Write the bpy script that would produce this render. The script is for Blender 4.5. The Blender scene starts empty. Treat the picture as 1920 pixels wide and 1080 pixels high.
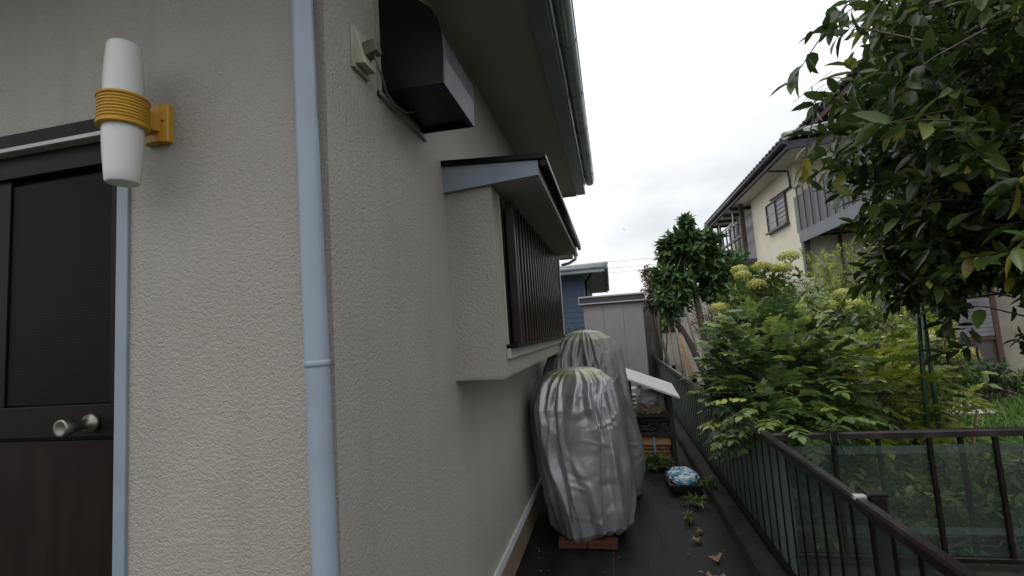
import bpy, math, random
import numpy as np
from mathutils import Vector, Matrix, noise
C = bpy.context.scene
COL = C.collection
RNG = np.random.default_rng(7)
random.seed(7)

# ---------------------------------------------------------------- camera, sky, sun, exposure
cam_d = bpy.data.cameras.new('camera'); cam = bpy.data.objects.new('camera', cam_d); COL.objects.link(cam)
cam_d.lens = 16.652; cam_d.sensor_width = 36; cam_d.clip_start = .05; cam_d.clip_end = 2000
CAM = Vector((0.75, -1.1804, 1.6))
r_ = Vector((0.97620361, 0.20624814, -0.06699419)); d_ = Vector((-0.08494508, 0.07943896, -0.99321387)); f_ = Vector((-0.19952656, 0.97526979, 0.09506836))
cam.matrix_world = Matrix(((r_.x, -d_.x, -f_.x, CAM.x), (r_.y, -d_.y, -f_.y, CAM.y), (r_.z, -d_.z, -f_.z, CAM.z), (0, 0, 0, 1)))
C.camera = cam
C.render.engine = 'CYCLES'
C.cycles.max_bounces = 8; C.cycles.transparent_max_bounces = 24; C.cycles.use_denoising = True
C.view_settings.view_transform = 'Standard'; C.view_settings.look = 'None'
C.view_settings.exposure = 0.0; C.view_settings.gamma = 1; C.view_settings.use_curve_mapping = False
SUN_EL, SUN_AZ = math.radians(58), math.radians(215)     # azimuth clockwise from +Y
w = bpy.data.worlds.new('World'); C.world = w; w.use_nodes = True
nt = w.node_tree; nt.nodes.clear()
def N(t, **k):
    n = nt.nodes.new(t)
    for a, b in k.items(): setattr(n, a, b)
    return n
out = N('ShaderNodeOutputWorld'); bg = N('ShaderNodeBackground'); sky = N('ShaderNodeTexSky', sky_type='NISHITA', sun_disc=False)
sky.sun_elevation = SUN_EL; sky.sun_rotation = SUN_AZ; sky.air_density = 1; sky.dust_density = 3
tc = N('ShaderNodeTexCoord'); mp = N('ShaderNodeMapping'); mp.inputs['Scale'].default_value = (1, 1, 2.6); mp.inputs['Location'].default_value = (.3, .1, .4)
no = N('ShaderNodeTexNoise'); no.inputs['Scale'].default_value = 1.7; no.inputs['Detail'].default_value = 7; no.inputs['Roughness'].default_value = .52
sep = N('ShaderNodeSeparateXYZ'); mr = N('ShaderNodeMapRange'); mr.inputs['From Min'].default_value = 0.02; mr.inputs['From Max'].default_value = .55
mr.inputs['To Min'].default_value = .66; mr.inputs['To Max'].default_value = 1.1
cr = N('ShaderNodeValToRGB'); cr.color_ramp.elements[0].position = .36; cr.color_ramp.elements[0].color = (.66, .69, .73, 1)
cr.color_ramp.elements[1].position = .60; cr.color_ramp.elements[1].color = (1.0, 1.0, 1.0, 1)
mul = N('ShaderNodeVectorMath', operation='SCALE'); amp = N('ShaderNodeMath', operation='MULTIPLY'); amp.inputs[1].default_value = 17.0
mx = N('ShaderNodeMix', data_type='RGBA'); mx.inputs[0].default_value = .92
L = nt.links.new
L(tc.outputs['Generated'], mp.inputs['Vector']); L(mp.outputs[0], no.inputs['Vector']); L(no.outputs['Fac'], cr.inputs[0])
L(tc.outputs['Generated'], sep.inputs[0]); L(sep.outputs['Z'], mr.inputs['Value']); L(mr.outputs[0], amp.inputs[0])
bz = N('ShaderNodeValToRGB'); e = bz.color_ramp.elements; e[0].position = .06; e[0].color = (0, 0, 0, 1); e[1].position = .40; e[1].color = (0, 0, 0, 1)
for p_, v_ in ((.13, .25), (.20, 1), (.27, 1)):
    q_ = e.new(p_); q_.color = (v_, v_, v_, 1)
n2 = N('ShaderNodeTexNoise'); n2.inputs['Scale'].default_value = 2.6; n2.inputs['Detail'].default_value = 6; L(mp.outputs[0], n2.inputs['Vector'])
m2_ = N('ShaderNodeMapRange'); m2_.inputs['From Min'].default_value = .36; m2_.inputs['From Max'].default_value = .6; m2_.inputs['To Max'].default_value = .8; L(n2.outputs['Fac'], m2_.inputs['Value'])
ml = N('ShaderNodeMath', operation='MULTIPLY'); L(sep.outputs['Z'], bz.inputs[0]); L(bz.outputs[0], ml.inputs[0]); L(m2_.outputs[0], ml.inputs[1])
mc = N('ShaderNodeMix', data_type='RGBA'); L(ml.outputs[0], mc.inputs[0]); L(cr.outputs[0], mc.inputs['A']); mc.inputs['B'].default_value = (.56, .575, .60, 1)
L(mc.outputs['Result'], mul.inputs[0]); L(amp.outputs[0], mul.inputs['Scale'])
L(sky.outputs[0], mx.inputs['A']); L(mul.outputs[0], mx.inputs['B']); L(mx.outputs['Result'], bg.inputs['Color'])
bg.inputs['Strength'].default_value = .1; L(bg.outputs[0], out.inputs['Surface'])
sl = bpy.data.lights.new('sun', 'SUN'); sl.energy = .75; sl.angle = math.radians(25); sl.color = (1, .97, .93)
so = bpy.data.objects.new('sun', sl); COL.objects.link(so)
sd = Vector((math.sin(SUN_AZ) * math.cos(SUN_EL), math.cos(SUN_AZ) * math.cos(SUN_EL), math.sin(SUN_EL)))
so.rotation_euler = sd.to_track_quat('Z', 'Y').to_euler()

# ---------------------------------------------------------------- materials
M = {}
def mat(name, col, rough=.6, metal=0, col2=None, nscale=8, ndetail=5, bump=0, bscale=60, bdist=.004, spec=.5, trans=0, lo=.35, hi=.65, stretch=None, bkind='noise', attr=None, coat=0):
    m = bpy.data.materials.new(name); m.use_nodes = True; t = m.node_tree; b = t.nodes['Principled BSDF']
    b.inputs['Base Color'].default_value = (*col, 1); b.inputs['Roughness'].default_value = rough; b.inputs['Metallic'].default_value = metal
    b.inputs['Specular IOR Level'].default_value = spec; b.inputs['Coat Weight'].default_value = coat
    co = t.nodes.new('ShaderNodeTexCoord'); v = co.outputs['Object']
    if stretch:
        mp = t.nodes.new('ShaderNodeMapping'); mp.inputs['Scale'].default_value = stretch; t.links.new(v, mp.inputs[0]); v2 = mp.outputs[0]
    else: v2 = v
    if col2 is not None and attr is None:
        n = t.nodes.new('ShaderNodeTexNoise'); n.inputs['Scale'].default_value = nscale; n.inputs['Detail'].default_value = ndetail; t.links.new(v2, n.inputs['Vector'])
        r = t.nodes.new('ShaderNodeValToRGB'); r.color_ramp.elements[0].position = lo; r.color_ramp.elements[1].position = hi
        r.color_ramp.elements[0].color = (*col, 1); r.color_ramp.elements[1].color = (*col2, 1)
        t.links.new(n.outputs['Fac'], r.inputs[0]); t.links.new(r.outputs[0], b.inputs['Base Color'])
        # roughness varies a little too
        mrr = t.nodes.new('ShaderNodeMapRange'); mrr.inputs['To Min'].default_value = max(.02, rough - .08); mrr.inputs['To Max'].default_value = min(1, rough + .12)
        t.links.new(n.outputs['Fac'], mrr.inputs['Value']); t.links.new(mrr.outputs[0], b.inputs['Roughness'])
    if bump:
        if bkind == 'noise':
            n2 = t.nodes.new('ShaderNodeTexNoise'); n2.inputs['Scale'].default_value = bscale; n2.inputs['Detail'].default_value = 3; h = n2.outputs['Fac']
        else:
            n2 = t.nodes.new('ShaderNodeTexVoronoi'); n2.inputs['Scale'].default_value = bscale; h = n2.outputs['Distance']
        t.links.new(v2, n2.inputs['Vector'])
        bp = t.nodes.new('ShaderNodeBump'); bp.inputs['Strength'].default_value = bump; bp.inputs['Distance'].default_value = bdist
        t.links.new(h, bp.inputs['Height']); t.links.new(bp.outputs[0], b.inputs['Normal'])
    M[name] = m; return m
def leafmat(name, cols, rough=.45, trans=.22, spec=.45):
    m = bpy.data.materials.new(name); m.use_nodes = True; t = m.node_tree; b = t.nodes['Principled BSDF']; o = t.nodes['Material Output']
    a = t.nodes.new('ShaderNodeAttribute'); a.attribute_name = 'lv'
    r = t.nodes.new('ShaderNodeValToRGB'); el = r.color_ramp.elements
    while len(el) < len(cols): el.new(.5)
    for i, c in enumerate(cols):
        el[i].position = c[3] if len(c) > 3 else i / (len(cols) - 1); el[i].color = (*c[:3], 1)
    t.links.new(a.outputs['Fac'], r.inputs[0]); t.links.new(r.outputs[0], b.inputs['Base Color'])
    b.inputs['Roughness'].default_value = rough; b.inputs['Specular IOR Level'].default_value = spec
    tr = t.nodes.new('ShaderNodeBsdfTranslucent'); t.links.new(r.outputs[0], tr.inputs['Color'])
    ms = t.nodes.new('ShaderNodeMixShader'); ms.inputs[0].default_value = trans
    t.links.new(b.outputs[0], ms.inputs[1]); t.links.new(tr.outputs[0], ms.inputs[2]); t.links.new(ms.outputs[0], o.inputs['Surface'])
    M[name] = m; return m

# stucco: coarse orange peel, satin paint
def stucco(name, c1, c2, sc=165, dist=.0022, rough=.40):
    m = bpy.data.materials.new(name); m.use_nodes = True; t = m.node_tree; b = t.nodes['Principled BSDF']
    co = t.nodes.new('ShaderNodeTexCoord')
    n1 = t.nodes.new('ShaderNodeTexNoise'); n1.inputs['Scale'].default_value = sc; n1.inputs['Detail'].default_value = 2.5; n1.inputs['Distortion'].default_value = .6
    n2 = t.nodes.new('ShaderNodeTexNoise'); n2.inputs['Scale'].default_value = sc * .45; n2.inputs['Detail'].default_value = 2
    n3 = t.nodes.new('ShaderNodeTexNoise'); n3.inputs['Scale'].default_value = 1.6; n3.inputs['Detail'].default_value = 4
    for n in (n1, n2, n3): t.links.new(co.outputs['Object'], n.inputs['Vector'])
    ad = t.nodes.new('ShaderNodeMath'); ad.operation = 'ADD'; t.links.new(n1.outputs['Fac'], ad.inputs[0]); t.links.new(n2.outputs['Fac'], ad.inputs[1])
    mr = t.nodes.new('ShaderNodeMapRange'); mr.inputs['From Min'].default_value = .75; mr.inputs['From Max'].default_value = 1.25; t.links.new(ad.outputs[0], mr.inputs['Value'])
    bp = t.nodes.new('ShaderNodeBump'); bp.inputs['Strength'].default_value = 1; bp.inputs['Distance'].default_value = dist
    t.links.new(mr.outputs[0], bp.inputs['Height']); t.links.new(bp.outputs[0], b.inputs['Normal'])
    r = t.nodes.new('ShaderNodeValToRGB'); r.color_ramp.elements[0].color = (*c1, 1); r.color_ramp.elements[1].color = (*c2, 1)
    r.color_ramp.elements[0].position = .3; r.color_ramp.elements[1].position = .7
    t.links.new(n3.outputs['Fac'], r.inputs[0]); b.inputs['Roughness'].default_value = rough
    # faint rain streaks and grime
    mp = t.nodes.new('ShaderNodeMapping'); mp.inputs['Scale'].default_value = (9, 9, .7); t.links.new(co.outputs['Object'], mp.inputs[0])
    n4 = t.nodes.new('ShaderNodeTexNoise'); n4.inputs['Scale'].default_value = 1; n4.inputs['Detail'].default_value = 6; t.links.new(mp.outputs[0], n4.inputs['Vector'])
    m4 = t.nodes.new('ShaderNodeMapRange'); m4.inputs['From Min'].default_value = .52; m4.inputs['From Max'].default_value = .75; m4.inputs['To Max'].default_value = .20; t.links.new(n4.outputs['Fac'], m4.inputs['Value'])
    mm = t.nodes.new('ShaderNodeMix'); mm.data_type = 'RGBA'; t.links.new(m4.outputs[0], mm.inputs[0]); t.links.new(r.outputs[0], mm.inputs['A']); mm.inputs['B'].default_value = (.19, .18, .16, 1)
    # tiny pits and specks
    vo = t.nodes.new('ShaderNodeTexVoronoi'); vo.inputs['Scale'].default_value = 26; t.links.new(co.outputs['Object'], vo.inputs['Vector'])
    m5 = t.nodes.new('ShaderNodeMapRange'); m5.inputs['From Min'].default_value = .03; m5.inputs['From Max'].default_value = .07; m5.inputs['To Min'].default_value = .35; m5.inputs['To Max'].default_value = 0; t.links.new(vo.outputs['Distance'], m5.inputs['Value'])
    m6 = t.nodes.new('ShaderNodeMix'); m6.data_type = 'RGBA'; t.links.new(m5.outputs[0], m6.inputs[0]); t.links.new(mm.outputs['Result'], m6.inputs['A']); m6.inputs['B'].default_value = (.2, .17, .14, 1)
    t.links.new(m6.outputs['Result'], b.inputs['Base Color'])
    M[name] = m
stucco('stucco', (.302, .280, .244), (.335, .312, .274))
mat('soffit', (.33, .315, .295), .7, col2=(.37, .355, .335), nscale=3, bump=.3, bscale=120, bdist=.002)
mat('blue_grey', (.20, .245, .30), .4, col2=(.235, .28, .335), nscale=6)
mat('pipe_blue', (.235, .285, .345), .32, col2=(.27, .325, .39), nscale=5)
mat('teal_grey', (.20, .25, .28), .35, col2=(.24, .29, .32), nscale=4, coat=.1)
mat('gutter_teal', (.27, .33, .37), .25, col2=(.33, .39, .43), nscale=4, coat=.5)
mat('dark_brown', (.007, .005, .0045), .45, col2=(.011, .0075, .006), nscale=10, spec=.12)
mat('shutter_brown', (.014, .008, .006), .35, col2=(.024, .013, .009), nscale=10, spec=.3)
mat('door_brown', (.011, .0065, .0055), .55, col2=(.016, .009, .0075), nscale=3, stretch=(4, 1, 1), spec=.12)
mat('black_metal', (.003, .003, .004), .3, col2=(.006, .005, .007), nscale=6, spec=.18)
mat('hood_front', (.005, .004, .007), .24, col2=(.018, .016, .024), nscale=9, spec=.12, lo=.5, hi=.8, stretch=(1, 1, .4))
mat('white_paint', (.60, .60, .58), .4, col2=(.50, .50, .48), nscale=6)
mat('white_trim', (.44, .45, .45), .35, col2=(.37, .38, .37), nscale=8)
mat('lamp_white', (.60, .615, .60), .4, spec=.4)
mat('lamp_yellow', (.52, .29, .025), .42, col2=(.45, .24, .02), nscale=18)
mat('beige_plastic', (.36, .35, .27), .5, col2=(.30, .29, .22), nscale=10)
mat('plug_grey', (.11, .09, .075), .5)
mat('steel', (.24, .225, .205), .42, metal=1)
mat('tan_base', (.20, .155, .10), .8, col2=(.15, .115, .075), nscale=9, bump=.5, bscale=50)
mat('fence_brown', (.006, .004, .004), .35, col2=(.016, .012, .010), nscale=14, lo=.45, hi=.8, spec=.25)
mat('rail_brown', (.014, .010, .009), .28, col2=(.04, .032, .028), nscale=9, lo=.5, hi=.85, spec=.45)
mat('curb', (.03, .024, .018), .8, col2=(.012, .014, .008), nscale=6, bump=.8, bscale=40, bdist=.01)
mat('weed_sheet', (.006, .0065, .007), .5, spec=.25, col2=(.015, .0145, .014), nscale=7, bump=.6, bscale=220, bdist=.002)
mat('sheet_line', (.07, .07, .066), .7, col2=(.012, .012, .012), nscale=20, lo=.4, hi=.62)
mat('silver', (.27, .275, .29), .33, metal=.5, col2=(.35, .355, .37), nscale=5, bump=.3, bscale=22, bdist=.007)
mat('dark_silver', (.17, .175, .17), .40, metal=.4, col2=(.24, .245, .235), nscale=5, bump=.3, bscale=22, bdist=.007)
mat('brick', (.09, .022, .012), .8, col2=(.055, .018, .011), nscale=30, bump=.5, bscale=120)
mat('wood_dark', (.05, .038, .032), .8, col2=(.028, .021, .018), nscale=8, stretch=(14, 14, 1.5), bump=.5, bscale=30)
mat('wood_light', (.42, .22, .09), .7, col2=(.28, .13, .05), nscale=6, stretch=(2, 12, 12), bump=.5, bscale=30)
mat('wood_pale', (.36, .27, .17), .75, col2=(.24, .17, .11), nscale=8, stretch=(12, 12, 2))
mat('bark', (.075, .06, .048), .85, col2=(.045, .036, .03), nscale=12, bump=.8, bscale=30, bdist=.01)
mat('bark_pale', (.14, .125, .105), .85, col2=(.13, .12, .10), nscale=12, bump=.8, bscale=30, bdist=.01)
mat('bark_dark', (.03, .02, .017), .8, col2=(.045, .032, .026), nscale=12, bump=.8, bscale=30, bdist=.01)
mat('shed_grey', (.34, .325, .34), .55, col2=(.31, .295, .31), nscale=4)
mat('shed_dark', (.06, .055, .065), .5)
mat('shed_trim', (.46, .45, .45), .5, col2=(.40, .39, .39), nscale=6)
mat('blue_siding', (.045, .078, .125), .6, col2=(.052, .088, .14), nscale=5)
mat('roof_grey', (.33, .34, .34), .55, col2=(.26, .27, .27), nscale=12)
mat('tile_dark', (.018, .015, .027), .45, col2=(.035, .03, .045), nscale=6)
mat('tile_sheen', (.40, .40, .37), .35, col2=(.22, .22, .20), nscale=9)  # sky reflection on the tiles, put into a pale base colour
mat('brown_board', (.06, .03, .02), .7)
mat('cream', (.70, .66, .53), .8, col2=(.64, .60, .48), nscale=2, bump=.3, bscale=60)
mat('cream_wall', (.56, .54, .48), .85, col2=(.46, .44, .40), nscale=3)
mat('cream_soffit', (.74, .70, .60), .8)
mat('window_grey', (.10, .097, .11), .3, col2=(.19, .185, .2), nscale=3)
mat('frame_dark', (.06, .05, .05), .5)
mat('balcony_grey', (.10, .115, .13), .5, col2=(.145, .16, .175), nscale=25)
mat('concrete', (.20, .195, .185), .9, col2=(.13, .125, .12), nscale=5, bump=.5, bscale=30)
mat('soil', (.045, .03, .02), .95, col2=(.022, .02, .012), nscale=5, bump=.8, bscale=20, bdist=.02)
mat('plaster_tan', (.26, .235, .19), .9, col2=(.19, .17, .14), nscale=3)
mat('red_soil', (.19, .065, .04), .95, col2=(.11, .05, .03), nscale=9, bump=.8, bscale=20, bdist=.02)
mat('ground', (.05, .055, .03), .95, col2=(.03, .03, .02), nscale=.5)
mat('stake_green', (.022, .06, .03), .35)
mat('plastic_bag', (.55, .55, .57), .3, col2=(.42, .42, .45), nscale=14, bump=.5, bscale=18, bdist=.02)
mat('tray_black', (.03, .03, .03), .5, col2=(.05, .048, .045), nscale=12)
mat('dry_leaf', (.30, .19, .10), .7, col2=(.20, .12, .06), nscale=40)
mat('strap_blue', (.16, .33, .6), .4)
mat('wire', (.12, .12, .13), .6)
mat('hill_green', (.06, .09, .06), .9, col2=(.035, .055, .04), nscale=.6)
# blue and white crumpled sack
mat('sack', (.75, .80, .82), .3, col2=(.05, .32, .55), nscale=13, lo=.47, hi=.56, bump=.6, bscale=22, bdist=.02)
# net: a fine weave, partly open
def netmat(name, col, fac):
    m = bpy.data.materials.new(name); m.use_nodes = True; t = m.node_tree; b = t.nodes['Principled BSDF']; o = t.nodes['Material Output']
    b.inputs['Base Color'].default_value = (*col, 1); b.inputs['Roughness'].default_value = .6
    co = t.nodes.new('ShaderNodeTexCoord'); n = t.nodes.new('ShaderNodeTexNoise'); n.inputs['Scale'].default_value = 4; n.inputs['Detail'].default_value = 5
    t.links.new(co.outputs['Object'], n.inputs['Vector'])
    mr = t.nodes.new('ShaderNodeMapRange'); mr.inputs['From Min'].default_value = .3; mr.inputs['From Max'].default_value = .7; mr.inputs['To Min'].default_value = fac - .1; mr.inputs['To Max'].default_value = fac + .1
    t.links.new(n.outputs['Fac'], mr.inputs['Value'])
    tp = t.nodes.new('ShaderNodeBsdfTransparent'); ms = t.nodes.new('ShaderNodeMixShader')
    t.links.new(mr.outputs[0], ms.inputs[0]); t.links.new(tp.outputs[0], ms.inputs[1]); t.links.new(b.outputs[0], ms.inputs[2]); t.links.new(ms.outputs[0], o.inputs['Surface'])
    M[name] = m
netmat('net', (.04, .062, .05), .40)
netmat('alley_net_lit', (.21, .29, .24), .84)  # far stretch of the same net, colour brightened to offset the shade there
netmat('near_net', (.07, .10, .085), .5)
netmat('net_hem', (.06, .09, .075), .5)
# ribbed glass with a fine wire grid
def gridglass():
    m = mat('grid_glass', (.004, .005, .006), .5, spec=.06); t = m.node_tree; b = t.nodes['Principled BSDF']
    co = t.nodes.new('ShaderNodeTexCoord'); br = t.nodes.new('ShaderNodeTexBrick'); br.offset = 0
    mp = t.nodes.new('ShaderNodeMapping'); mp.inputs['Rotation'].default_value = (math.radians(90), 0, 0)
    t.links.new(co.outputs['Object'], mp.inputs[0]); t.links.new(mp.outputs[0], br.inputs['Vector'])
    br.inputs['Scale'].default_value = 1; br.inputs['Brick Width'].default_value = .009; br.inputs['Row Height'].default_value = .009; br.inputs['Mortar Size'].default_value = .0014
    br.inputs['Color1'].default_value = (.003, .003, .0032, 1); br.inputs['Color2'].default_value = (.0042, .0042, .0045, 1); br.inputs['Mortar'].default_value = (.012, .012, .013, 1)
    t.links.new(br.outputs['Color'], b.inputs['Base Color'])
gridglass()
# algae stain on covers: greenish where the top of the sheet faces up
for nm, z0, z1 in (('silver', 1.16, 1.25), ('dark_silver', 1.42, 1.58)):
    t = M[nm].node_tree; b = t.nodes['Principled BSDF']; lk = b.inputs['Base Color'].links[0].from_socket
    co = t.nodes.new('ShaderNodeTexCoord'); sp = t.nodes.new('ShaderNodeSeparateXYZ'); t.links.new(co.outputs['Object'], sp.inputs[0])
    mr = t.nodes.new('ShaderNodeMapRange'); mr.inputs['From Min'].default_value = z0; mr.inputs['From Max'].default_value = z1; mr.inputs['To Max'].default_value = .85; t.links.new(sp.outputs['Z'], mr.inputs['Value'])
    n = t.nodes.new('ShaderNodeTexNoise'); n.inputs['Scale'].default_value = 14; n.inputs['Detail'].default_value = 5; t.links.new(co.outputs['Object'], n.inputs['Vector'])
    mu = t.nodes.new('ShaderNodeMath'); mu.operation = 'MULTIPLY'; t.links.new(mr.outputs[0], mu.inputs[0])
    m2 = t.nodes.new('ShaderNodeMapRange'); m2.inputs['From Min'].default_value = .35; m2.inputs['From Max'].default_value = .6; t.links.new(n.outputs['Fac'], m2.inputs['Value']); t.links.new(m2.outputs[0], mu.inputs[1])
    mm = t.nodes.new('ShaderNodeMix'); mm.data_type = 'RGBA'; t.links.new(mu.outputs[0], mm.inputs[0]); t.links.new(lk, mm.inputs['A']); mm.inputs['B'].default_value = (.25, .28, .09, 1)
    t.links.new(mm.outputs['Result'], b.inputs['Base Color'])
leafmat('leaf_glossy', [(.018, .036, .010), (.042, .072, .017), (.09, .14, .032), (.34, .30, .04)], .30, .36)
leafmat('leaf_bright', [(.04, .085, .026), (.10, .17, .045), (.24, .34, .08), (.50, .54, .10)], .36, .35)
leafmat('leaf_yellowish', [(.10, .16, .02), (.22, .30, .04), (.38, .45, .07), (.66, .62, .08)], .5, .35)
leafmat('leaf_mid', [(.05, .09, .024), (.10, .16, .035), (.19, .25, .06), (.38, .36, .08)], .45, .3)
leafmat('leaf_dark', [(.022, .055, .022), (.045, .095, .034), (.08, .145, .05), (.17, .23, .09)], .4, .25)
leafmat('leaf_evergreen', [(.035, .08, .03), (.065, .13, .045), (.11, .19, .06), (.24, .32, .12)], .36, .3)
leafmat('leaf_red', [(.10, .05, .035), (.14, .08, .04), (.07, .08, .03), (.24, .19, .06)], .5, .25)
leafmat('leaf_brown', [(.07, .055, .018), (.11, .075, .022), (.06, .07, .02), (.16, .11, .03)], .6, .2)
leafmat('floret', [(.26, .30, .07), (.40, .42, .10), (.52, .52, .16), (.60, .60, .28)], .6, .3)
leafmat('grass_blade', [(.05, .11, .02), (.08, .17, .03), (.13, .23, .04), (.22, .25, .06)], .5, .25)
leafmat('blade_pale', [(.10, .15, .09), (.16, .22, .14), (.05, .09, .04), (.22, .27, .18)], .5, .25)

# ---------------------------------------------------------------- mesh helpers
class MB:
    def __init__(s): s.v = []; s.f = []; s.sm = []
    def add(s, vs, fs, smooth=False):
        o = len(s.v); s.v += [tuple(p) for p in vs]; s.f += [tuple(i + o for i in f) for f in fs]; s.sm += [smooth] * len(fs); return s
    def box(s, a, b, bev=0):
        x0, x1 = sorted((a[0], b[0])); y0, y1 = sorted((a[1], b[1])); z0, z1 = sorted((a[2], b[2]))
        return s.hexa([(x0, y0, z0), (x1, y0, z0), (x1, y1, z0), (x0, y1, z0), (x0, y0, z1), (x1, y0, z1), (x1, y1, z1), (x0, y1, z1)])
    def hexa(s, p): return s.add(p, [(0, 3, 2, 1), (4, 5, 6, 7), (0, 1, 5, 4), (1, 2, 6, 5), (2, 3, 7, 6), (3, 0, 4, 7)])
    def prism(s, prof, axis, a, b):    # prof: list of 2D points; axis 'x','y','z'
        n = len(prof)
        def P(q, t): return {'y': (q[0], t, q[1]), 'x': (t, q[0], q[1]), 'z': (q[0], q[1], t)}[axis]
        vs = [P(q, a) for q in prof] + [P(q, b) for q in prof]
        fs = [tuple(range(n)), tuple(range(2 * n - 1, n - 1, -1))] + [(i, i + n, (i + 1) % n + n, (i + 1) % n) for i in range(n)]
        return s.add(vs, fs)
    def tube(s, pts, rad, n=10, cap=True):
        pts = [Vector(p) for p in pts]; rads = rad if hasattr(rad, '__len__') else [rad] * len(pts); vs = []; ref = None
        for i, p in enumerate(pts):
            d = (pts[min(i + 1, len(pts) - 1)] - pts[max(i - 1, 0)]).normalized()
            if ref is None: ref = Vector((0, 0, 1)) if abs(d.z) < .9 else Vector((1, 0, 0))
            u = d.cross(ref).normalized(); ref = u.cross(d); v = ref
            for k in range(n):
                a = 2 * math.pi * k / n; vs.append(p + (u * math.cos(a) + v * math.sin(a)) * rads[i])
        fs = [(i * n + k, i * n + (k + 1) % n, (i + 1) * n + (k + 1) % n, (i + 1) * n + k) for i in range(len(pts) - 1) for k in range(n)]
        s.add(vs, fs, True)
        if cap: s.f += [tuple(len(s.v) - len(vs) + k for k in range(n))[::-1], tuple(len(s.v) - n + k for k in range(n))]; s.sm += [False, False]
        return s
    def lathe(s, prof, c, n=24, axis='z'):
        vs = []
        for r, h in prof:
            for k in range(n):
                a = 2 * math.pi * k / n; x, y = r * math.cos(a), r * math.sin(a)
                vs.append({'z': (c[0] + x, c[1] + y, c[2] + h), 'y': (c[0] + x, c[1] + h, c[2] + y), 'x': (c[0] + h, c[1] + x, c[2] + y)}[axis])
        fs = [(i * n + k, i * n + (k + 1) % n, (i + 1) * n + (k + 1) % n, (i + 1) * n + k) for i in range(len(prof) - 1) for k in range(n)]
        s.add(vs, fs, True); o = len(s.v) - len(vs)
        s.f += [tuple(o + k for k in range(n))[::-1], tuple(len(s.v) - n + k for k in range(n))]; s.sm += [False, False]
        return s
    def mesh(s, name, m):
        me = bpy.data.meshes.new(name); me.from_pydata(s.v, [], s.f); me.materials.append(M[m]); me.polygons.foreach_set('use_smooth', s.sm); me.update(); return me
    def obj(s, name, m, parent=None, bevel=0, **tags):
        o = link(name, s.mesh(name, m), parent); tag(o, **tags)
        if bevel:
            b = o.modifiers.new('bevel', 'BEVEL'); b.width = bevel; b.segments = 2; b.limit_method = 'ANGLE'
        return o
def link(name, data, parent=None):
    o = bpy.data.objects.new(name, data); COL.objects.link(o)
    if parent is not None:
        o.parent = parent; o.matrix_parent_inverse = PINV.get(parent.name, Matrix.Identity(4))
    return o
PINV = {}
def tag(o, label=None, cat=None, group=None, kind=None):
    for k, v in (('label', label), ('category', cat), ('group', group), ('kind', kind)):
        if v: o[k] = v
    return o
def thing(name, label, cat, loc=(0, 0, 0), group=None):      # Empty at the base; children keep world coordinates
    o = bpy.data.objects.new(name, None); COL.objects.link(o); o.location = loc; o.empty_display_size = .1
    PINV[o.name] = Matrix.Translation(Vector(loc)).inverted(); return tag(o, label, cat, group)
def copy_tree(o, parent=None):
    c = o.copy(); COL.objects.link(c)
    if parent is not None: c.parent = parent; c.matrix_parent_inverse = o.matrix_parent_inverse.copy()
    for ch in list(o.children): copy_tree(ch, c)
    return c
def box(a, b): return MB().box(a, b)

# ---------------------------------------------------------------- ground
MB().add([(-300, -300, -.03), (300, -300, -.03), (300, 300, -.03), (-300, 300, -.03)], [(0, 1, 2, 3)]).obj('ground', 'ground', kind='structure')
sv = []; SX, SYn = 60, 220
for jj in range(SYn + 1):
    for ii in range(SX + 1):
        x = -.02 + 1.52 * ii / SX; y = -2 + 11.6 * jj / SYn; h = .010 * max(0, 1 - 6 * abs(noise.noise(Vector((x * 1.2, y * .55, 2))))) + .004 * noise.noise(Vector((x * 4, y * 3, 1))); sv.append((x, y, -.010 + h * .8))
MB().add(sv, [(q * (SX + 1) + i, q * (SX + 1) + i + 1, (q + 1) * (SX + 1) + i + 1, (q + 1) * (SX + 1) + i) for q in range(SYn) for i in range(SX)], True).obj('alley_path', 'weed_sheet', kind='structure')
ln = MB()
for x in (.86, .98, 1.16, 1.28, .62):
    y = -.5
    while y < 8:
        l = random.uniform(.3, 1.2); xx = x + random.uniform(-.004, .004); ln.add([(xx, y, 0), (xx + .004, y, 0), (xx + .006, y + l, 0), (xx + .002, y + l, 0)], [(0, 1, 2, 3)]); y += l + random.uniform(0, .25)
ln.obj('path_markings', 'sheet_line', kind='structure')
g = MB(); nx, ny = 60, 60      # gently uneven garden soil
vs = []; 
for j in range(ny + 1):
    for i in range(nx + 1):
        x = 1.6 + 12.4 * i / nx; y = 2.2 + 16 * j / ny; vs.append((x, y, .0 + .05 * noise.noise(Vector((x, y, 0)) * 1.1) * min(1, (x - 1.6) * 3)))
g.add(vs, [(j * (nx + 1) + i, j * (nx + 1) + i + 1, (j + 1) * (nx + 1) + i + 1, (j + 1) * (nx + 1) + i) for j in range(ny) for i in range(nx)], True).obj('garden_soil', 'soil', kind='structure')
MB().add([(1.6, -5, -.004), (9, -5, -.004), (9, 2.2, -.004), (1.6, 2.2, -.004)], [(0, 1, 2, 3)]).obj('neighbour_ground', 'soil', kind='structure')
rs = MB(); vs = []; fs = []
for k in range(24):
    a = 2 * math.pi * k / 24; vs.append((8.8 + 1.9 * math.cos(a) * random.uniform(.85, 1.1), 9.6 + 1.3 * math.sin(a) * random.uniform(.85, 1.1), .06))
vs.append((8.8, 9.6, .12)); rs.add(vs, [(k, (k + 1) % 24, 24) for k in range(24)], True).obj('red_soil_patch', 'red_soil', kind='structure')
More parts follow.
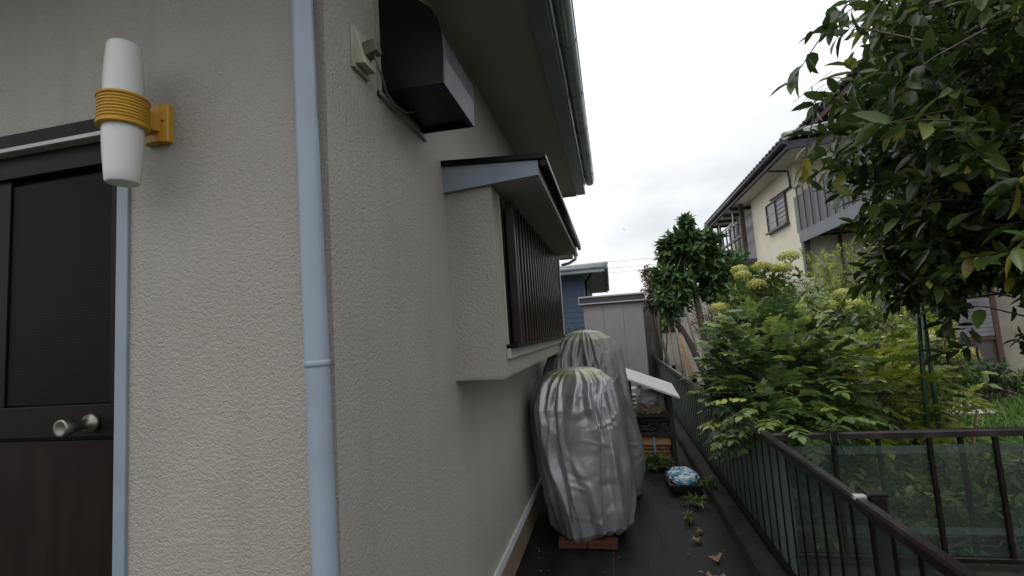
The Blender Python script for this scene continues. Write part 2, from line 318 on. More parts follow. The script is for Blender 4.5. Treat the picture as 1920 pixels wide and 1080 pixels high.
# kerb along the alley fence: worn concrete
cb = MB(); vs = []; n = 120
for i in range(n + 1):
    y = -1 + 12 * i / n; w1 = .008 * noise.noise(Vector((0, y * 3, 0))); w2 = .012 * noise.noise(Vector((5, y * 4, 0)))
    vs += [(1.47 + w1, y, -.05), (1.49 + w1, y, .075 + w2), (1.505, y, .09 + w2), (1.60, y, .095 - w2), (1.66, y, .09), (1.67, y, -.05)]
cb.add(vs, [(i * 6 + k, i * 6 + k + 1, (i + 1) * 6 + k + 1, (i + 1) * 6 + k) for i in range(n) for k in range(5)], False).obj('kerb', 'curb', kind='structure')
box((1.67, 2.10, -.05), (6, 2.19, .06)).obj('garden_kerb', 'curb', kind='structure')

# ---------------------------------------------------------------- the house on the left
H = thing('stuccoed_house', 'beige rough stucco house whose corner fills the left side, with brown door and projecting window', 'house', (0, 0, 0))
ZT = 3.27
wf = MB()   # front wall with the door opening, side wall; back to a solid depth
wf.box((-6, 0, .27), (-1.36, .15, ZT)); wf.box((-1.36, 0, 2.365), (-.69, .15, ZT)); wf.box((-.69, 0, .27), (0, .15, ZT)); wf.box((-.15, .15, .27), (0, 5.0, ZT))
wf.box((-6, .15, .27), (-5.85, 5, ZT)); wf.box((-5.85, 4.85, .27), (-.15, 5.0, ZT))
wall = wf.obj('wall', 'stucco', H)
MB().box((-6, .02, 0), (-1.36, .15, .268)).box((-.69, .02, 0), (-.02, .15, .268)).box((-.15, .15, 0), (-.02, 5, .268)).obj('foundation', 'tan_base', H)
MB().prism([(-.01, .292), (.014, .288), (.02, .25), (.016, .25), (.012, .27), (-.01, .27)], 'y', -.02, 5.0).obj('base_trim', 'white_trim', H)
MB().prism([(.01, .292), (-.014, .288), (-.02, .25), (-.016, .25), (-.012, .27), (.01, .27)], 'x', -.69, .02).obj('base_trim', 'white_trim', H)
# corner bead along the vertical edge
# eaves
MB().box((-6.5, -.75, ZT), (.46, 0, ZT + .03)).box((0, 0, ZT), (.46, 4.62, ZT + .03)).obj('soffit', 'soffit', H)
MB().box((.462, -.78, ZT - .022), (.565, 4.64, ZT + .15)).obj('fascia', 'teal_grey', H, bevel=.004)
MB().box((-6.5, -.80, ZT - .035), (.46, -.76, ZT + .15)).obj('fascia', 'teal_grey', H)
MB().box((0.16, 4.622, ZT - .03), (.458, 4.645, ZT + .14)).obj('fascia', 'white_trim', H)
rf = MB(); rf.add([(-7, -.85, ZT + .15), (.62, -.85, ZT + .15), (.62, 4.72, ZT + .15), (-7, 4.72, ZT + .15), (-2.9, -.85, ZT + 1.6), (-2.9, 4.72, ZT + 1.6)], [(0, 1, 4), (2, 3, 5), (1, 2, 5, 4), (3, 0, 4, 5), (0, 3, 2, 1)])
rf.obj('roof', 'dark_brown', H)
# half round gutter with collars and brackets
gprof = [(.632 + .054 * math.cos(a), 3.345 + .054 * math.sin(a)) for a in [math.pi + math.pi * k / 14 for k in range(15)]]
gin = [(.632 + .049 * math.cos(a), 3.345 + .049 * math.sin(a)) for a in [2 * math.pi - math.pi * k / 14 for k in range(15)]]
gu = MB(); gu.prism(gprof + gin, 'y', -.8, 4.43)
gu.tube([(.686, -.8, 3.348), (.686, 4.43, 3.348)], .006, 8); gu.tube([(.580, -.8, 3.348), (.580, 4.43, 3.348)], .004, 8)
gu.prism(gprof, 'y', 4.42, 4.44)
gut = gu.obj('gutter', 'gutter_teal', H)
gp2 = [(.632 + .0575 * math.cos(a), 3.345 + .0575 * math.sin(a)) for a in [math.pi + math.pi * k / 14 for k in range(15)]]
for y in (-.4, .25, .9, 1.55, 2.2, 2.85, 3.5, 4.1):
    b = MB(); b.prism(gp2 + [(.689, 3.35), (.575, 3.35)], 'y', y, y + .02); b.prism([(.567, 3.30), (.595, 3.285), (.595, 3.30), (.575, 3.34), (.567, 3.34)], 'y', y, y + .016); b.obj('gutter_bracket', 'teal_grey', gut)
MB().tube([(.576, -.8, 3.27), (.576, 4.3, 3.27)], .0095, 8).obj('conduit', 'gutter_teal', H)
# downpipe
dp = MB().tube([(.004, -.052, -.02), (-.010, -.052, 1.0), (-.020, -.052, 1.7), (-.032, -.052, 2.3), (-.040, -.052, 2.8), (-.05, -.06, 3.25)], .031, 28).obj('downpipe', 'pipe_blue', H)
MB().lathe([(.0325, -.008), (.0345, -.006), (.0345, .006), (.0325, .008)], (-.018, -.052, 1.556), 28).box((-.028, -.03, 1.551), (-.010, -.003, 1.561)).obj('pipe_bracket', 'pipe_blue', dp)
MB().lathe([(.0325, -.008), (.0345, -.006), (.0345, .006), (.0325, .008)], (-.003, -.052, .45), 28).box((-.02, -.03, .445), (-.006, -.003, .455)).obj('pipe_bracket', 'pipe_blue', dp)

# door
D = box((-1.36, .03, 0), (-.736, .09, 2.30)).obj('door', 'dark_brown', H)
box((-.734, -.010, .0), (-.69, .10, 2.365)).obj('door_jamb', 'blue_grey', H, bevel=.003)
MB().box((-1.40, -.03, 2.315), (-.745, .06, 2.367)).box((-1.36, -.01, 2.225), (-.745, .03, 2.30)).obj('door_head', 'dark_brown', H, bevel=.002)
box((-1.40, -.045, 2.300), (-.747, .0, 2.314)).obj('drip_strip', 'white_trim', H, bevel=.002)
box((-1.19, .012, 1.475), (-.775, .028, 2.205)).obj('glass_pane', 'grid_glass', D)
box((-1.36, 0, 1.372), (-.7365, .028, 1.47)).obj('middle_rail', 'dark_brown', D, bevel=.003)
box((-1.25, 0.006, 1.47), (-1.195, .028, 2.225)).obj('stile', 'dark_brown', D, bevel=.002); box((-.772, .006, 1.47), (-.7365, .028, 2.225)).obj('stile', 'dark_brown', D, bevel=.002)
box((-1.30, .012, .12), (-.745, .028, 1.36)).obj('lower_panel', 'door_brown', D, bevel=.003)
kb = MB(); kb.lathe([(.027, 0), (.029, -.005), (.027, -.014), (.016, -.018), (.014, -.035), (.017, -.048), (.023, -.066), (.0255, -.086), (.024, -.092), (.018, -.090), (.004, -.086)], (-.822, 0, 1.415), 28, 'y')
kb.obj('handle', 'steel', D)

# wall lamp
LX, LY = -.575, -.118
W = thing('wall_lamp', 'white double-ended wall lamp with ribbed yellow collar beside the door', 'lamp', (LX, 0, 2.3))
MB().lathe([(.048, 2.33), (.0485, 2.36), (.048, 2.40), (.0455, 2.45), (.0425, 2.495), (.041, 2.508), (.038, 2.513), (.01, 2.514)], (LX, LY, 0), 14).obj('upper_shade', 'lamp_white', W, bevel=.002)
MB().lathe([(.008, 2.096), (.038, 2.097), (.0415, 2.102), (.044, 2.13), (.0475, 2.18), (.0495, 2.23), (.050, 2.29)], (LX, LY, 0), 14).obj('lower_shade', 'lamp_white', W, bevel=.002)
pr = [(.058, 2.272)]; z = 2.268
for k in range(8): pr += [(.0605, z), (.0605, z + .0055), (.0572, z + .0065), (.0572, z + .0088)]; z += .0092
pr = [(.050, 2.260), (.062, 2.260), (.063, 2.267)] + pr[1:] + [(.063, z), (.063, z + .006), (.060, z + .009), (.050, z + .009)]
MB().lathe(pr, (LX, LY, 0), 48).obj('collar', 'lamp_yellow', W)
MB().hexa([(LX - .016, -.07, 2.285), (LX + .016, -.07, 2.285), (LX + .026, -.022, 2.285), (LX - .026, -.022, 2.285), (LX - .014, -.07, 2.335), (LX + .014, -.07, 2.335), (LX + .02, -.022, 2.35), (LX - .02, -.022, 2.35)]).obj('arm', 'lamp_yellow', W, bevel=.003)
MB().prism([(LX - .045, 0.004), (LX - .045, -.018), (LX - .02, -.028), (LX + .02, -.028), (LX + .045, -.018), (LX + .045, .004)], 'z', 2.255, 2.375).obj('wall_plate', 'lamp_yellow', W, bevel=.003)
MB().lathe([(.004, 0), (.004, -.004)], (LX + .03, -.022, 2.32), 10, 'y').obj('screw', 'plug_grey', W)

# extractor hood
Hd = thing('extractor_hood', 'black metal extractor hood with curved top high on the side wall', 'vent hood', (0, .53, 2.5))
cv = [(.0, 2.50), (.243, 2.495), (.248, 2.60), (.247, 2.68), (.236, 2.735), (.212, 2.78), (.168, 2.822), (.11, 2.85), (0, 2.862)]
MB().prism(cv, 'y', .342, .35).obj('side_panel', 'black_metal', Hd, bevel=.001)
MB().prism(cv, 'y', .717, .725).obj('side_panel', 'black_metal', Hd, bevel=.001)
sh = MB()
for i in range(1, len(cv) - 1):
    a, b = cv[i], cv[i + 1]; sh.add([(a[0], .3505, a[1]), (b[0], .3505, b[1]), (b[0], .7165, b[1]), (a[0], .7165, a[1]), (a[0] - .004, .3505, a[1] - .002), (b[0] - .004, .3505, b[1] - .004), (b[0] - .004, .7165, b[1] - .004), (a[0] - .004, .7165, a[1] - .002)], [(0, 1, 2, 3), (7, 6, 5, 4)], True)
sh.obj('curved_cover', 'hood_front', Hd)
MB().box((.225, .352, 2.493), (.241, .715, 2.503)).box((.02, .352, 2.515), (.225, .715, 2.52)).obj('bottom_lip', 'black_metal', Hd)
MB().box((.0, .318, 2.478), (.008, .342, 2.88)).box((0, .318, 2.478), (.014, .76, 2.4945)).box((0, .7255, 2.4945), (.008, .76, 2.88)).obj('wall_flange', 'stucco', Hd)

# weatherproof outlet with plug and cable
O = thing('outdoor_socket', 'beige weatherproof wall socket with plug, near the corner beside the black hood', 'socket', (0, .2, 2.5))
MB().hexa([(0, .15, 2.505), (.045, .155, 2.50), (.045, .228, 2.50), (0, .235, 2.505), (0, .15, 2.635), (.012, .158, 2.632), (.012, .225, 2.632), (0, .235, 2.635)]).obj('cover', 'beige_plastic', O, bevel=.004)
MB().box((0, .142, 2.488), (.012, .242, 2.504)).box((0.0, .1435, 2.504), (.006, .1495, 2.640)).obj('mounting_plate', 'beige_plastic', O, bevel=.002)
MB().hexa([(.03, .172, 2.535), (.078, .172, 2.55), (.078, .212, 2.55), (.03, .212, 2.535), (.026, .172, 2.585), (.07, .172, 2.592), (.07, .212, 2.592), (.026, .212, 2.585)]).obj('plug', 'plug_grey', O, bevel=.004)
MB().tube([(.06, .19, 2.548), (.058, .22, 2.515), (.045, .28, 2.50), (.03, .33, 2.488), (.03, .40, 2.474), (.04, .47, 2.478), (.05, .52, 2.50), (.05, .54, 2.53)], .0042, 8).obj('cable', 'wire', O)

# projecting (bay) window
B = MB()
B.box((0, 1.0, 1.40), (.235, 1.13, 2.318)); B.box((0, 1.13, 1.40), (.235, 3.52, 1.505)); B.box((0, 3.52, 1.40), (.235, 3.62, 2.318)); B.box((0, 1.13, 2.262), (.235, 3.52, 2.318))
B.box((0, 1.13, 1.505), (.10, 3.52, 2.262))
B = B.obj('bay_window', 'stucco', H)
MB().box((.0, 1.0, 1.392), (.237, 3.62, 1.3985)).obj('drip_edge', 'stucco', B)
MB().box((.16, 1.105, 1.528), (.292, 3.54, 1.548)).obj('sill', 'dark_brown', B, bevel=.002)
MB().box((.2355, 1.10, 1.478), (.256, 3.56, 1.527)).obj('sill_trim', 'soffit', B, bevel=.003)
MB().box((.2355, 1.115, 1.548), (.243, 1.138, 2.30)).obj('window_frame', 'beige_plastic', B)
MB().box((.18, 1.150, 1.5485), (.245, 1.185, 2.30)).obj('window_frame', 'dark_brown', B)
MB().box((.185, 1.187, 1.61), (.238, 1.215, 2.30)).obj('window_frame', 'blue_grey', B)
MB().box((.232, 1.28, 1.5485), (.246, 3.5, 2.30)).obj('shutter_panel', 'shutter_brown', B)
sm = box((.2465, -.018, 1.552), (.282, .018, 2.298)); sme = sm.mesh('slat', 'shutter_brown')
for k in range(23):
    y = 1.25 + k * .1015; o = link('slat', sme, B); o.location = (0, y, 0)
MB().box((.2825, 1.22, 1.549), (.290, 1.262, 2.30)).obj('shutter_frame', 'shutter_brown', B)
MB().box((.283, 3.46, 1.56), (.292, 3.505, 2.31)).obj('shutter_frame', 'white_trim', B)
# its little roof
R = MB(); R.hexa([(-.005, .955, 2.435), (.515, .955, 2.402), (.515, 3.50, 2.402), (-.005, 3.50, 2.435), (-.005, .955, 2.462), (.515, .955, 2.428), (.515, 3.50, 2.428), (-.005, 3.50, 2.462)])
R = R.obj('bay_roof', 'black_metal', B, bevel=.002)
MB().hexa([(.0, .97, 2.305), (.474, .97, 2.332), (.474, .99, 2.332), (0, .99, 2.305), (0, .97, 2.433), (.474, .97, 2.402), (.474, .99, 2.402), (0, .99, 2.433)]).obj('end_fascia', 'blue_grey', B)
MB().hexa([(0, .992, 2.3185), (.455, .992, 2.338), (.455, 3.48, 2.338), (0, 3.48, 2.3185), (0, .992, 2.33), (.455, .992, 2.35), (.455, 3.48, 2.35), (0, 3.48, 2.33)]).obj('bay_soffit', 'soffit', B)
MB().box((.4555, .992, 2.331), (.474, 3.48, 2.400)).obj('front_fascia', 'white_trim', B)
MB().tube([(.500, .965, 2.385), (.500, 3.49, 2.385)], .017, 10).obj('edge_gutter', 'black_metal', B)
# rear wing with its own lower eave
MB().box((-4, 5.0, 0), (-.5, 8.4, 2.98)).obj('rear_wall', 'stucco', H)
MB().box((-4, 5.003, 2.981), (.10, 7.95, 3.01)).obj('rear_soffit', 'cream_soffit', H)
MB().box((.102, 5.003, 2.95), (.125, 7.97, 3.06)).box((-4, 7.952, 2.95), (.10, 7.97, 3.06)).obj('rear_fascia', 'white_trim', H)
MB().add([(-4, 5.003, 3.5), (.15, 5.003, 3.07), (.15, 8.0, 3.07), (-4, 8.0, 3.5), (-4, 5.003, 3.02), (-4, 8, 3.02)], [(0, 1, 2, 3), (1, 0, 4), (2, 5, 3), (1, 4, 5, 2)]).obj('rear_roof', 'roof_grey', H)
gg = MB(); gg.prism([(.18 + .05 * math.cos(a), 3.03 + .05 * math.sin(a)) for a in [math.pi + math.pi * k / 10 for k in range(11)]], 'y', 5.1, 7.97)
gg.tube([(.18, 7.8, 3.0), (.18, 7.8, 2.92), (.05, 7.85, 2.86), (-.10, 7.88, 2.84)], .028, 10).obj('rear_gutter', 'gutter_teal', H)

# ---------------------------------------------------------------- fences
Rz = .885
AF = thing('alley_fence', 'long dark brown metal fence with green netting running along the alley on its kerb', 'fence', (1.62, 2, 0))
CF = thing('cross_fence', 'dark brown metal fence with green netting branching off across the garden', 'fence', (2.5, 2.14, 0))
def rail(a, b, w, h):   # box rail with rounded top edge
    a, b = Vector(a), Vector(b); d = (b - a).normalized(); s = Vector((d.y, -d.x, 0)) * w
    pr = [(-1, 0), (-1, h * .75), (-.7, h), (.7, h), (1, h * .75), (1, 0)]
    m = MB(); vs = [a + s * p + Vector((0, 0, q)) for p, q in pr] + [b + s * p + Vector((0, 0, q)) for p, q in pr]
    return m.add(vs, [tuple(range(6)), tuple(range(11, 5, -1))] + [(i, i + 6, (i + 1) % 6 + 6, (i + 1) % 6) for i in range(6)])
rail((1.62, -1.5, Rz - .04), (1.62, 2.14, Rz - .04), .021, .042).obj('top_rail', 'rail_brown', AF)
rail((1.62, 2.142, Rz - .045), (1.62, 11.5, Rz - .045), .021, .04).obj('top_rail', 'rail_brown', AF)
rail((1.62, -1.5, .13), (1.62, 11.5, .13), .016, .03).obj('bottom_rail', 'fence_brown', AF)
bm_ = MB().box((-.0025, -.0095, .161), (.0025, .0095, Rz - .041)); bme = bm_.mesh('baluster', 'fence_brown')
y = -.6; k = 0
while y < 11.4:
    if abs(y - .93) > .05:
        o = link('baluster', bme, AF); o.location = (1.62, y, 0)
        o.matrix_parent_inverse = PINV[AF.name]; k += 1
    y += .147
for y in (.93, 3.0, 5.0, 7.0, 9.0, 11.0):
    MB().box((1.648, y - .025, 0), (1.70, y + .025, Rz + .008)).box((1.642, y - .03, Rz + .009), (1.706, y + .03, Rz + .022)).obj('post', 'fence_brown', AF, bevel=.003)
MB().box((1.60, .92, Rz - .043), (1.643, .945, Rz + .010)).obj('clip', 'white_trim', AF, bevel=.002)
def net(name, p0, p1, z0, z1, m, parent, off=0, n=160, sag=.01):
    p0, p1 = Vector(p0), Vector(p1); d = p1 - p0; nrm = Vector((d.y, -d.x, 0)).normalized(); vs = []; nz = 10
    for i in range(n + 1):
        for j in range(nz + 1):
            q = p0 + d * (i / n); z = z0 + (z1 - z0) * j / nz
            h = sag * noise.noise(Vector((q.x * 3, q.y * 3, z * 2.2))) * 1.6
            q = q + nrm * (h + off); vs.append((q.x, q.y, z + (.008 * noise.noise(Vector((q.x * 2, q.y * 2, 9))) if j == nz else 0)))
    return MB().add(vs, [(i * (nz + 1) + j, (i + 1) * (nz + 1) + j, (i + 1) * (nz + 1) + j + 1, i * (nz + 1) + j + 1) for i in range(n) for j in range(nz)], True).obj(name, m, parent)
net('green_net', (1.642, 1.78, 0), (1.642, 11.3, 0), .12, .80, 'alley_net_lit', AF, n=260, sag=.012)
net('green_net', (1.644, -1.4, 0), (1.644, 1.80, 0), .12, .80, 'near_net', AF, n=120, sag=.012)
net('net_hem', (1.648, -1.4, 0), (1.648, 11.3, 0), .765, .805, 'net_hem', AF, n=260, sag=.006)
rail((1.645, 2.14, Rz - .06), (6.2, 2.14, Rz - .06), .024, .042).obj('top_rail', 'rail_brown', CF)
rail((1.645, 2.14, .12), (6.2, 2.14, .12), .016, .03).obj('bottom_rail', 'fence_brown', CF)
bc = MB().box((-.0105, -.0105, .151), (.0105, .0105, Rz - .061)).mesh('baluster', 'fence_brown')
for x in (2.01, 2.52, 2.85, 3.18, 3.5):
    o = link('baluster', bc, CF); o.location = (x, 2.128, 0)
for x in (2.27, 2.70, 3.03, 3.35, 3.7, 3.95):
    o = link('baluster', bc, CF); o.location = (x, 2.165, 0)
net('green_net', (1.66, 2.147, 0), (6, 2.147, 0), .10, .775, 'net', CF, n=120, sag=.006)
net('net_hem', (1.66, 2.143, 0), (6, 2.143, 0), .73, .78, 'net_hem', CF, n=120, sag=.004)
net('net_hem', (1.66, 2.141, 0), (6, 2.141, 0), .27, .31, 'net_hem', CF, n=120, sag=.004)
for x in (1.99, 2.03, 3.02):
    MB().tube([(x, 2.11, Rz - .03), (x + .004, 2.108, Rz - .075), (x + .02, 2.115, Rz - .12)], .004, 6).obj('tie', 'stake_green', CF)

# ---------------------------------------------------------------- covered things
def cover(levels, m, parent, name, seed, fold=.06, crease=.03, nt_=260, nz=190, seam=-1.1):
    rg = np.random.default_rng(int(seed * 10)); zl = [l[0] for l in levels]; H0, H1 = zl[0], zl[-1]; H = H1 - H0
    t = np.linspace(0, 1, nz); z = H0 + H * (1 - (1 - t) ** 1.35); a = 2 * np.pi * np.arange(nt_) / nt_
    Z, A = np.meshgrid(z, a, indexing='ij'); T = (H1 - Z) / H      # 0 at the crown, 1 at the hem
    wrap = lambda d: (d + np.pi) % (2 * np.pi) - np.pi
    wn = np.array([[noise.noise(Vector((math.cos(q) * 1.4, math.sin(q) * 1.4, zz * 2.2 + seed))) for q in a] for zz in z])
    wf = np.array([[noise.noise(Vector((math.cos(q) * 5, math.sin(q) * 5, zz * 7 + seed))) for q in a] for zz in z])
    off = np.zeros_like(Z)
    for k in range(38):                                           # gathered pleats hanging from the crown, straight facets
        th = rg.uniform(0, 6.283); sl = rg.uniform(-.9, .9); wd = rg.uniform(.07, .26); ln = rg.uniform(.45, 1.5); am = rg.uniform(.3, 1) * (1 if k % 3 else -.7)
        d = np.abs(wrap(A - th - sl * T * .6 - .10 * wn)); w2 = wd * (.5 + 1.0 * T)
        off += am * fold * np.maximum(0, 1 - d / w2) * np.clip(T * 9, 0, 1) * np.clip((ln - T) * 3, 0, 1)
    for k in range(18):                                           # pleats rising from the hem
        th = rg.uniform(0, 6.283); sl = rg.uniform(-1.4, 1.4); wd = rg.uniform(.10, .35); ln = rg.uniform(.15, .55); am = rg.uniform(.2, 1)
        d = np.abs(wrap(A - th - sl * (1 - T) - .1 * wn)); off += am * fold * .8 * np.maximum(0, 1 - d / (wd * (.4 + 2 * (1 - T) ** .7 * .6))) * np.clip((ln - (1 - T)) * 4, 0, 1)
    for k in range(46):                                           # slanting creases, short
        th = rg.uniform(0, 6.283) if k % 3 else seam + rg.normal(0, .22); z0 = rg.uniform(H0 + .1, H1 - .12); an = rg.uniform(-1.2, 1.2); le = rg.uniform(.08, .26); wd = rg.uniform(.02, .05)
        u = wrap(A - th) * .33; v = Z - z0; p = u * math.cos(an) + v * math.sin(an); q = -u * math.sin(an) + v * math.cos(an)
        off += rg.uniform(-.8, 1) * crease * np.maximum(0, 1 - np.abs(q) / wd) * np.clip(1.4 * (1 - np.abs(p) / le), 0, 1)
    off += .020 * wn * np.clip(T * 5, 0, 1) + .006 * wf * np.clip(T * 9, .2, 1)
    hem = (.035 * np.sin(A * 2 + seed) + .03 * wn + .02 * wf) * np.clip(1 - (1 - T) * 7, 0, 1)
    L_ = np.array(levels); cx, cy, rx, ry, e = [np.interp(Z, zl, L_[:, q]) for q in (1, 2, 3, 4, 5)]
    ca, sa = np.cos(A), np.sin(A); X = cx + rx * np.sign(ca) * np.abs(ca) ** e * (1 + off); Y = cy + ry * np.sign(sa) * np.abs(sa) ** e * (1 + off)
    ZZ = np.maximum(.005, Z + hem + .10 * off * np.clip(1 - T * 6, 0, 1)); vs = [tuple(p) for p in np.stack([X, Y, ZZ], -1).reshape(-1, 3)]
    o = MB(); fs = [(j * nt_ + i, j * nt_ + (i + 1) % nt_, (j + 1) * nt_ + (i + 1) % nt_, (j + 1) * nt_ + i) for j in range(nz - 1) for i in range(nt_)]
    o.add(vs, fs, True); o.f.append(tuple((nz - 1) * nt_ + i for i in range(nt_))); o.sm.append(True); o.f.append(tuple(range(nt_))[::-1]); o.sm.append(False)
    return o.obj(name, m, parent)
A1 = [(.03, .46, 2.80, .235, .30, .95), (.09, .465, 2.80, .285, .34, .92), (.25, .455, 2.80, .305, .36, .92), (.5, .425, 2.80, .325, .37, .92), (.8, .395, 2.80, .335, .37, .92), (1.0, .385, 2.80, .32, .36, .92),
      (1.10, .39, 2.80, .30, .33, .9), (1.18, .40, 2.84, .285, .29, .85), (1.245, .405, 2.84, .225, .23, .9), (1.275, .405, 2.84, .16, .16, 1), (1.285, .405, 2.84, .06, .07, 1)]
c1 = cover(A1, 'silver', None, 'covered_equipment', 3.1, .125, .026)
tag(c1, 'tall shiny silver sheet tied over equipment, standing on bricks nearest the camera', 'covered equipment')
A2 = [(.03, .52, 3.72, .36, .38, .9), (.4, .53, 3.72, .37, .38, .85), (.8, .49, 3.72, .35, .37, .8), (1.15, .455, 3.72, .34, .35, .8), (1.36, .45, 3.72, .31, .31, .85), (1.49, .455, 3.70, .25, .25, .9), (1.56, .46, 3.68, .16, .16, 1), (1.585, .46, 3.68, .05, .06, 1)]
c2 = cover(A2, 'dark_silver', None, 'covered_equipment', 7.7, .12, .028)
tag(c2, 'dull grey sheet over taller equipment, behind the shiny silver one', 'covered equipment')
A3 = [(.03, .22, 3.55, .16, .2, .85), (.7, .22, 3.55, .17, .22, .8), (1.2, .22, 3.55, .165, .2, .8), (1.34, .23, 3.55, .13, .15, .9), (1.38, .24, 3.55, .05, .06, 1)]
c3 = cover(A3, 'dark_silver', None, 'covered_equipment', 4.1, .09, .05, 120, 80)
tag(c3, 'low dark grey sheeted bundle squeezed between the house wall and the tall covers', 'covered equipment')
# stitched seam strip down the front of the first cover
def on_surface(o, x, z, y0=1.5):
    from mathutils.bvhtree import BVHTree
    if o.name not in BV: BV[o.name] = BVHTree.FromPolygons([v.co for v in o.data.vertices], [p.vertices for p in o.data.polygons])
    h = BV[o.name].ray_cast(Vector((x, y0, z)), Vector((0, 1, 0))); return h[0]
BV = {}
for xs in (.62,):
    q = [on_surface(c1, xs - .02 * math.sin(z * 3) - .05 * (1 - z), z) for z in np.linspace(.14, 1.10, 60)]; q = [p for p in q if p is not None]
    b = MB()
    for k in range(0, len(q) - 1): b.tube([q[k] + Vector((0, -.001, 0)), q[k].lerp(q[k + 1], .72) + Vector((0, -.001, 0))], .0022, 5)
    b.obj('stitching', 'plug_grey', c1, kind='stuff')
bkm = MB().box((-.105, -.05, 0), (.105, .05, .055)).mesh('red_brick', 'brick')
for i, (x, y, r, lab) in enumerate(((.33, 2.50, .05, 'red brick under the silver cover, the one nearer the house wall'), (.55, 2.50, -.06, 'red brick under the silver cover, the one nearer the fence'))):
    o = link('red_brick', bkm); o.location = (x, y, 0.0); o.rotation_euler.z = r; tag(o, lab, 'brick', 'bricks under the silver cover')
    b = o.modifiers.new('bevel', 'BEVEL'); b.width = .005; b.segments = 2
# white louvred thing behind covers
LV = thing('louvred_unit', 'low white louvred metal unit behind the silver covers', 'vent unit', (.85, 6.2, 0))
box((.70, 6.2, 0), (1.02, 6.45, .66)).obj('body', 'shed_trim', LV)
lm = MB().hexa([(.71, 6.16, 0), (1.01, 6.16, 0), (1.01, 6.198, .012), (.71, 6.198, .012), (.71, 6.16, .012), (1.01, 6.16, .012), (1.01, 6.198, .03), (.71, 6.198, .03)]).mesh('louvre', 'shed_trim')
for k in range(9):
    o = link('louvre', lm, LV); o.location = (0, 0, .08 + .06 * k)

# ---------------------------------------------------------------- log rack
K = thing('firewood_rack', 'small dark timber rack with a sloping white board roof', 'rack', (1.1, 4.85, 0))
for x, z in ((.885, .955), (1.33, .765)):
    for y in (4.68, 5.08):
        zz = z + (.06 if y > 5 else 0)
        box((x - .024, y - .022, 0), (x + .024, y + .022, zz)).obj('leg', 'wood_dark', K, bevel=.003)
MB().hexa([(.84, 4.58, .975), (1.435, 4.58, .725), (1.42, 5.16, .815), (.85, 5.16, 1.045), (.842, 4.58, 1.0), (1.437, 4.58, .75), (1.422, 5.16, .84), (.852, 5.16, 1.07)]).obj('roof_board', 'white_paint', K, bevel=.003)
for z in (.52, .30):
    MB().box((.91, 4.66, z), (1.305, 4.675, z + .045)).obj('cross_bar', 'wood_dark', K)
    for q in range(4): MB().box((.91, 4.70 + q * .1, z + .03), (1.305, 4.785 + q * .1, z + .043)).obj('shelf_slat', 'wood_dark', K)
MB().box((.87, 4.655, .0), (1.34, 4.70, .03)).obj('cross_bar', 'wood_dark', K)
def log(a, b, r, sides, name, m, parent, seed):
    rr = random.Random(seed); a, b = Vector(a), Vector(b); d = (b - a).normalized(); u = d.cross(Vector((0, 0, 1))).normalized(); v = u.cross(d)
    ang = sorted(rr.uniform(0, 6.283) for _ in range(1)) ; ps = []
    for k in range(sides):
        t = 6.283 * k / sides + rr.uniform(-.3, .3) + seed; ps.append((math.cos(t) * r * rr.uniform(.8, 1.15), math.sin(t) * r * rr.uniform(.75, 1.1)))
    vs = [a + u * p + v * q for p, q in ps] + [b + u * p * .96 + v * q for p, q in ps]
    return MB().add(vs, [tuple(range(sides))[::-1], tuple(range(sides, 2 * sides))] + [(i, (i + 1) % sides, (i + 1) % sides + sides, i + sides) for i in range(sides)]).obj(name, m, parent)
F = thing('firewood_bundle', 'bundle of fresh orange split firewood tied with a blue strap on the rack base', 'firewood', (1.1, 4.8, 0))
sd_ = 0
for z, n_ in ((.055, 3), (.11, 3), (.165, 3), (.215, 2), (.255, 2)):
    for q in range(n_):
        sd_ += 1; y0 = 4.70 + q * .09 + random.uniform(-.01, .01)
        log((.915 + random.uniform(-.01, .03), y0, z), (1.29 + random.uniform(-.02, .015), y0 + random.uniform(-.01, .01), z + random.uniform(-.006, .006)), .031, 5, 'log', 'wood_light', F, sd_)
MB().box((1.10, 4.655, .02), (1.125, 4.662, .29)).obj('strap', 'strap_blue', F)
T = MB()
for k in range(60):
    x = random.uniform(.93, 1.27); y = random.uniform(4.68, 4.95); z = random.uniform(.36, .48); a = random.uniform(-.5, .5); l = random.uniform(.06, .2)
    T.tube([(x - l * math.cos(a), y, z - l * math.sin(a) * .4), (x, y + .02, z + .01), (x + l * math.cos(a) * .6, y, z + l * math.sin(a) * .4)], random.uniform(.004, .014), 5)
T.obj('scrap_sticks', 'bark', kind='stuff', label='dark scrap sticks piled on the middle shelf of the rack', cat='sticks')
T = MB()
for k in range(70):
    x = random.uniform(.95, 1.25); y = random.uniform(4.66, 4.9); z = random.uniform(.565, .62); a = random.uniform(-.8, .8); l = random.uniform(.04, .1)
    T.tube([(x - l * math.cos(a), y - .02, z - l * math.sin(a) * .6 - .02), (x, y, z + .015), (x + l * math.cos(a) * .6, y, z + l * math.sin(a) * .4)], random.uniform(.003, .007), 5)
T.obj('kindling', 'wood_pale', kind='stuff', label='pale twigs and kindling on the upper shelf of the rack', cat='kindling')
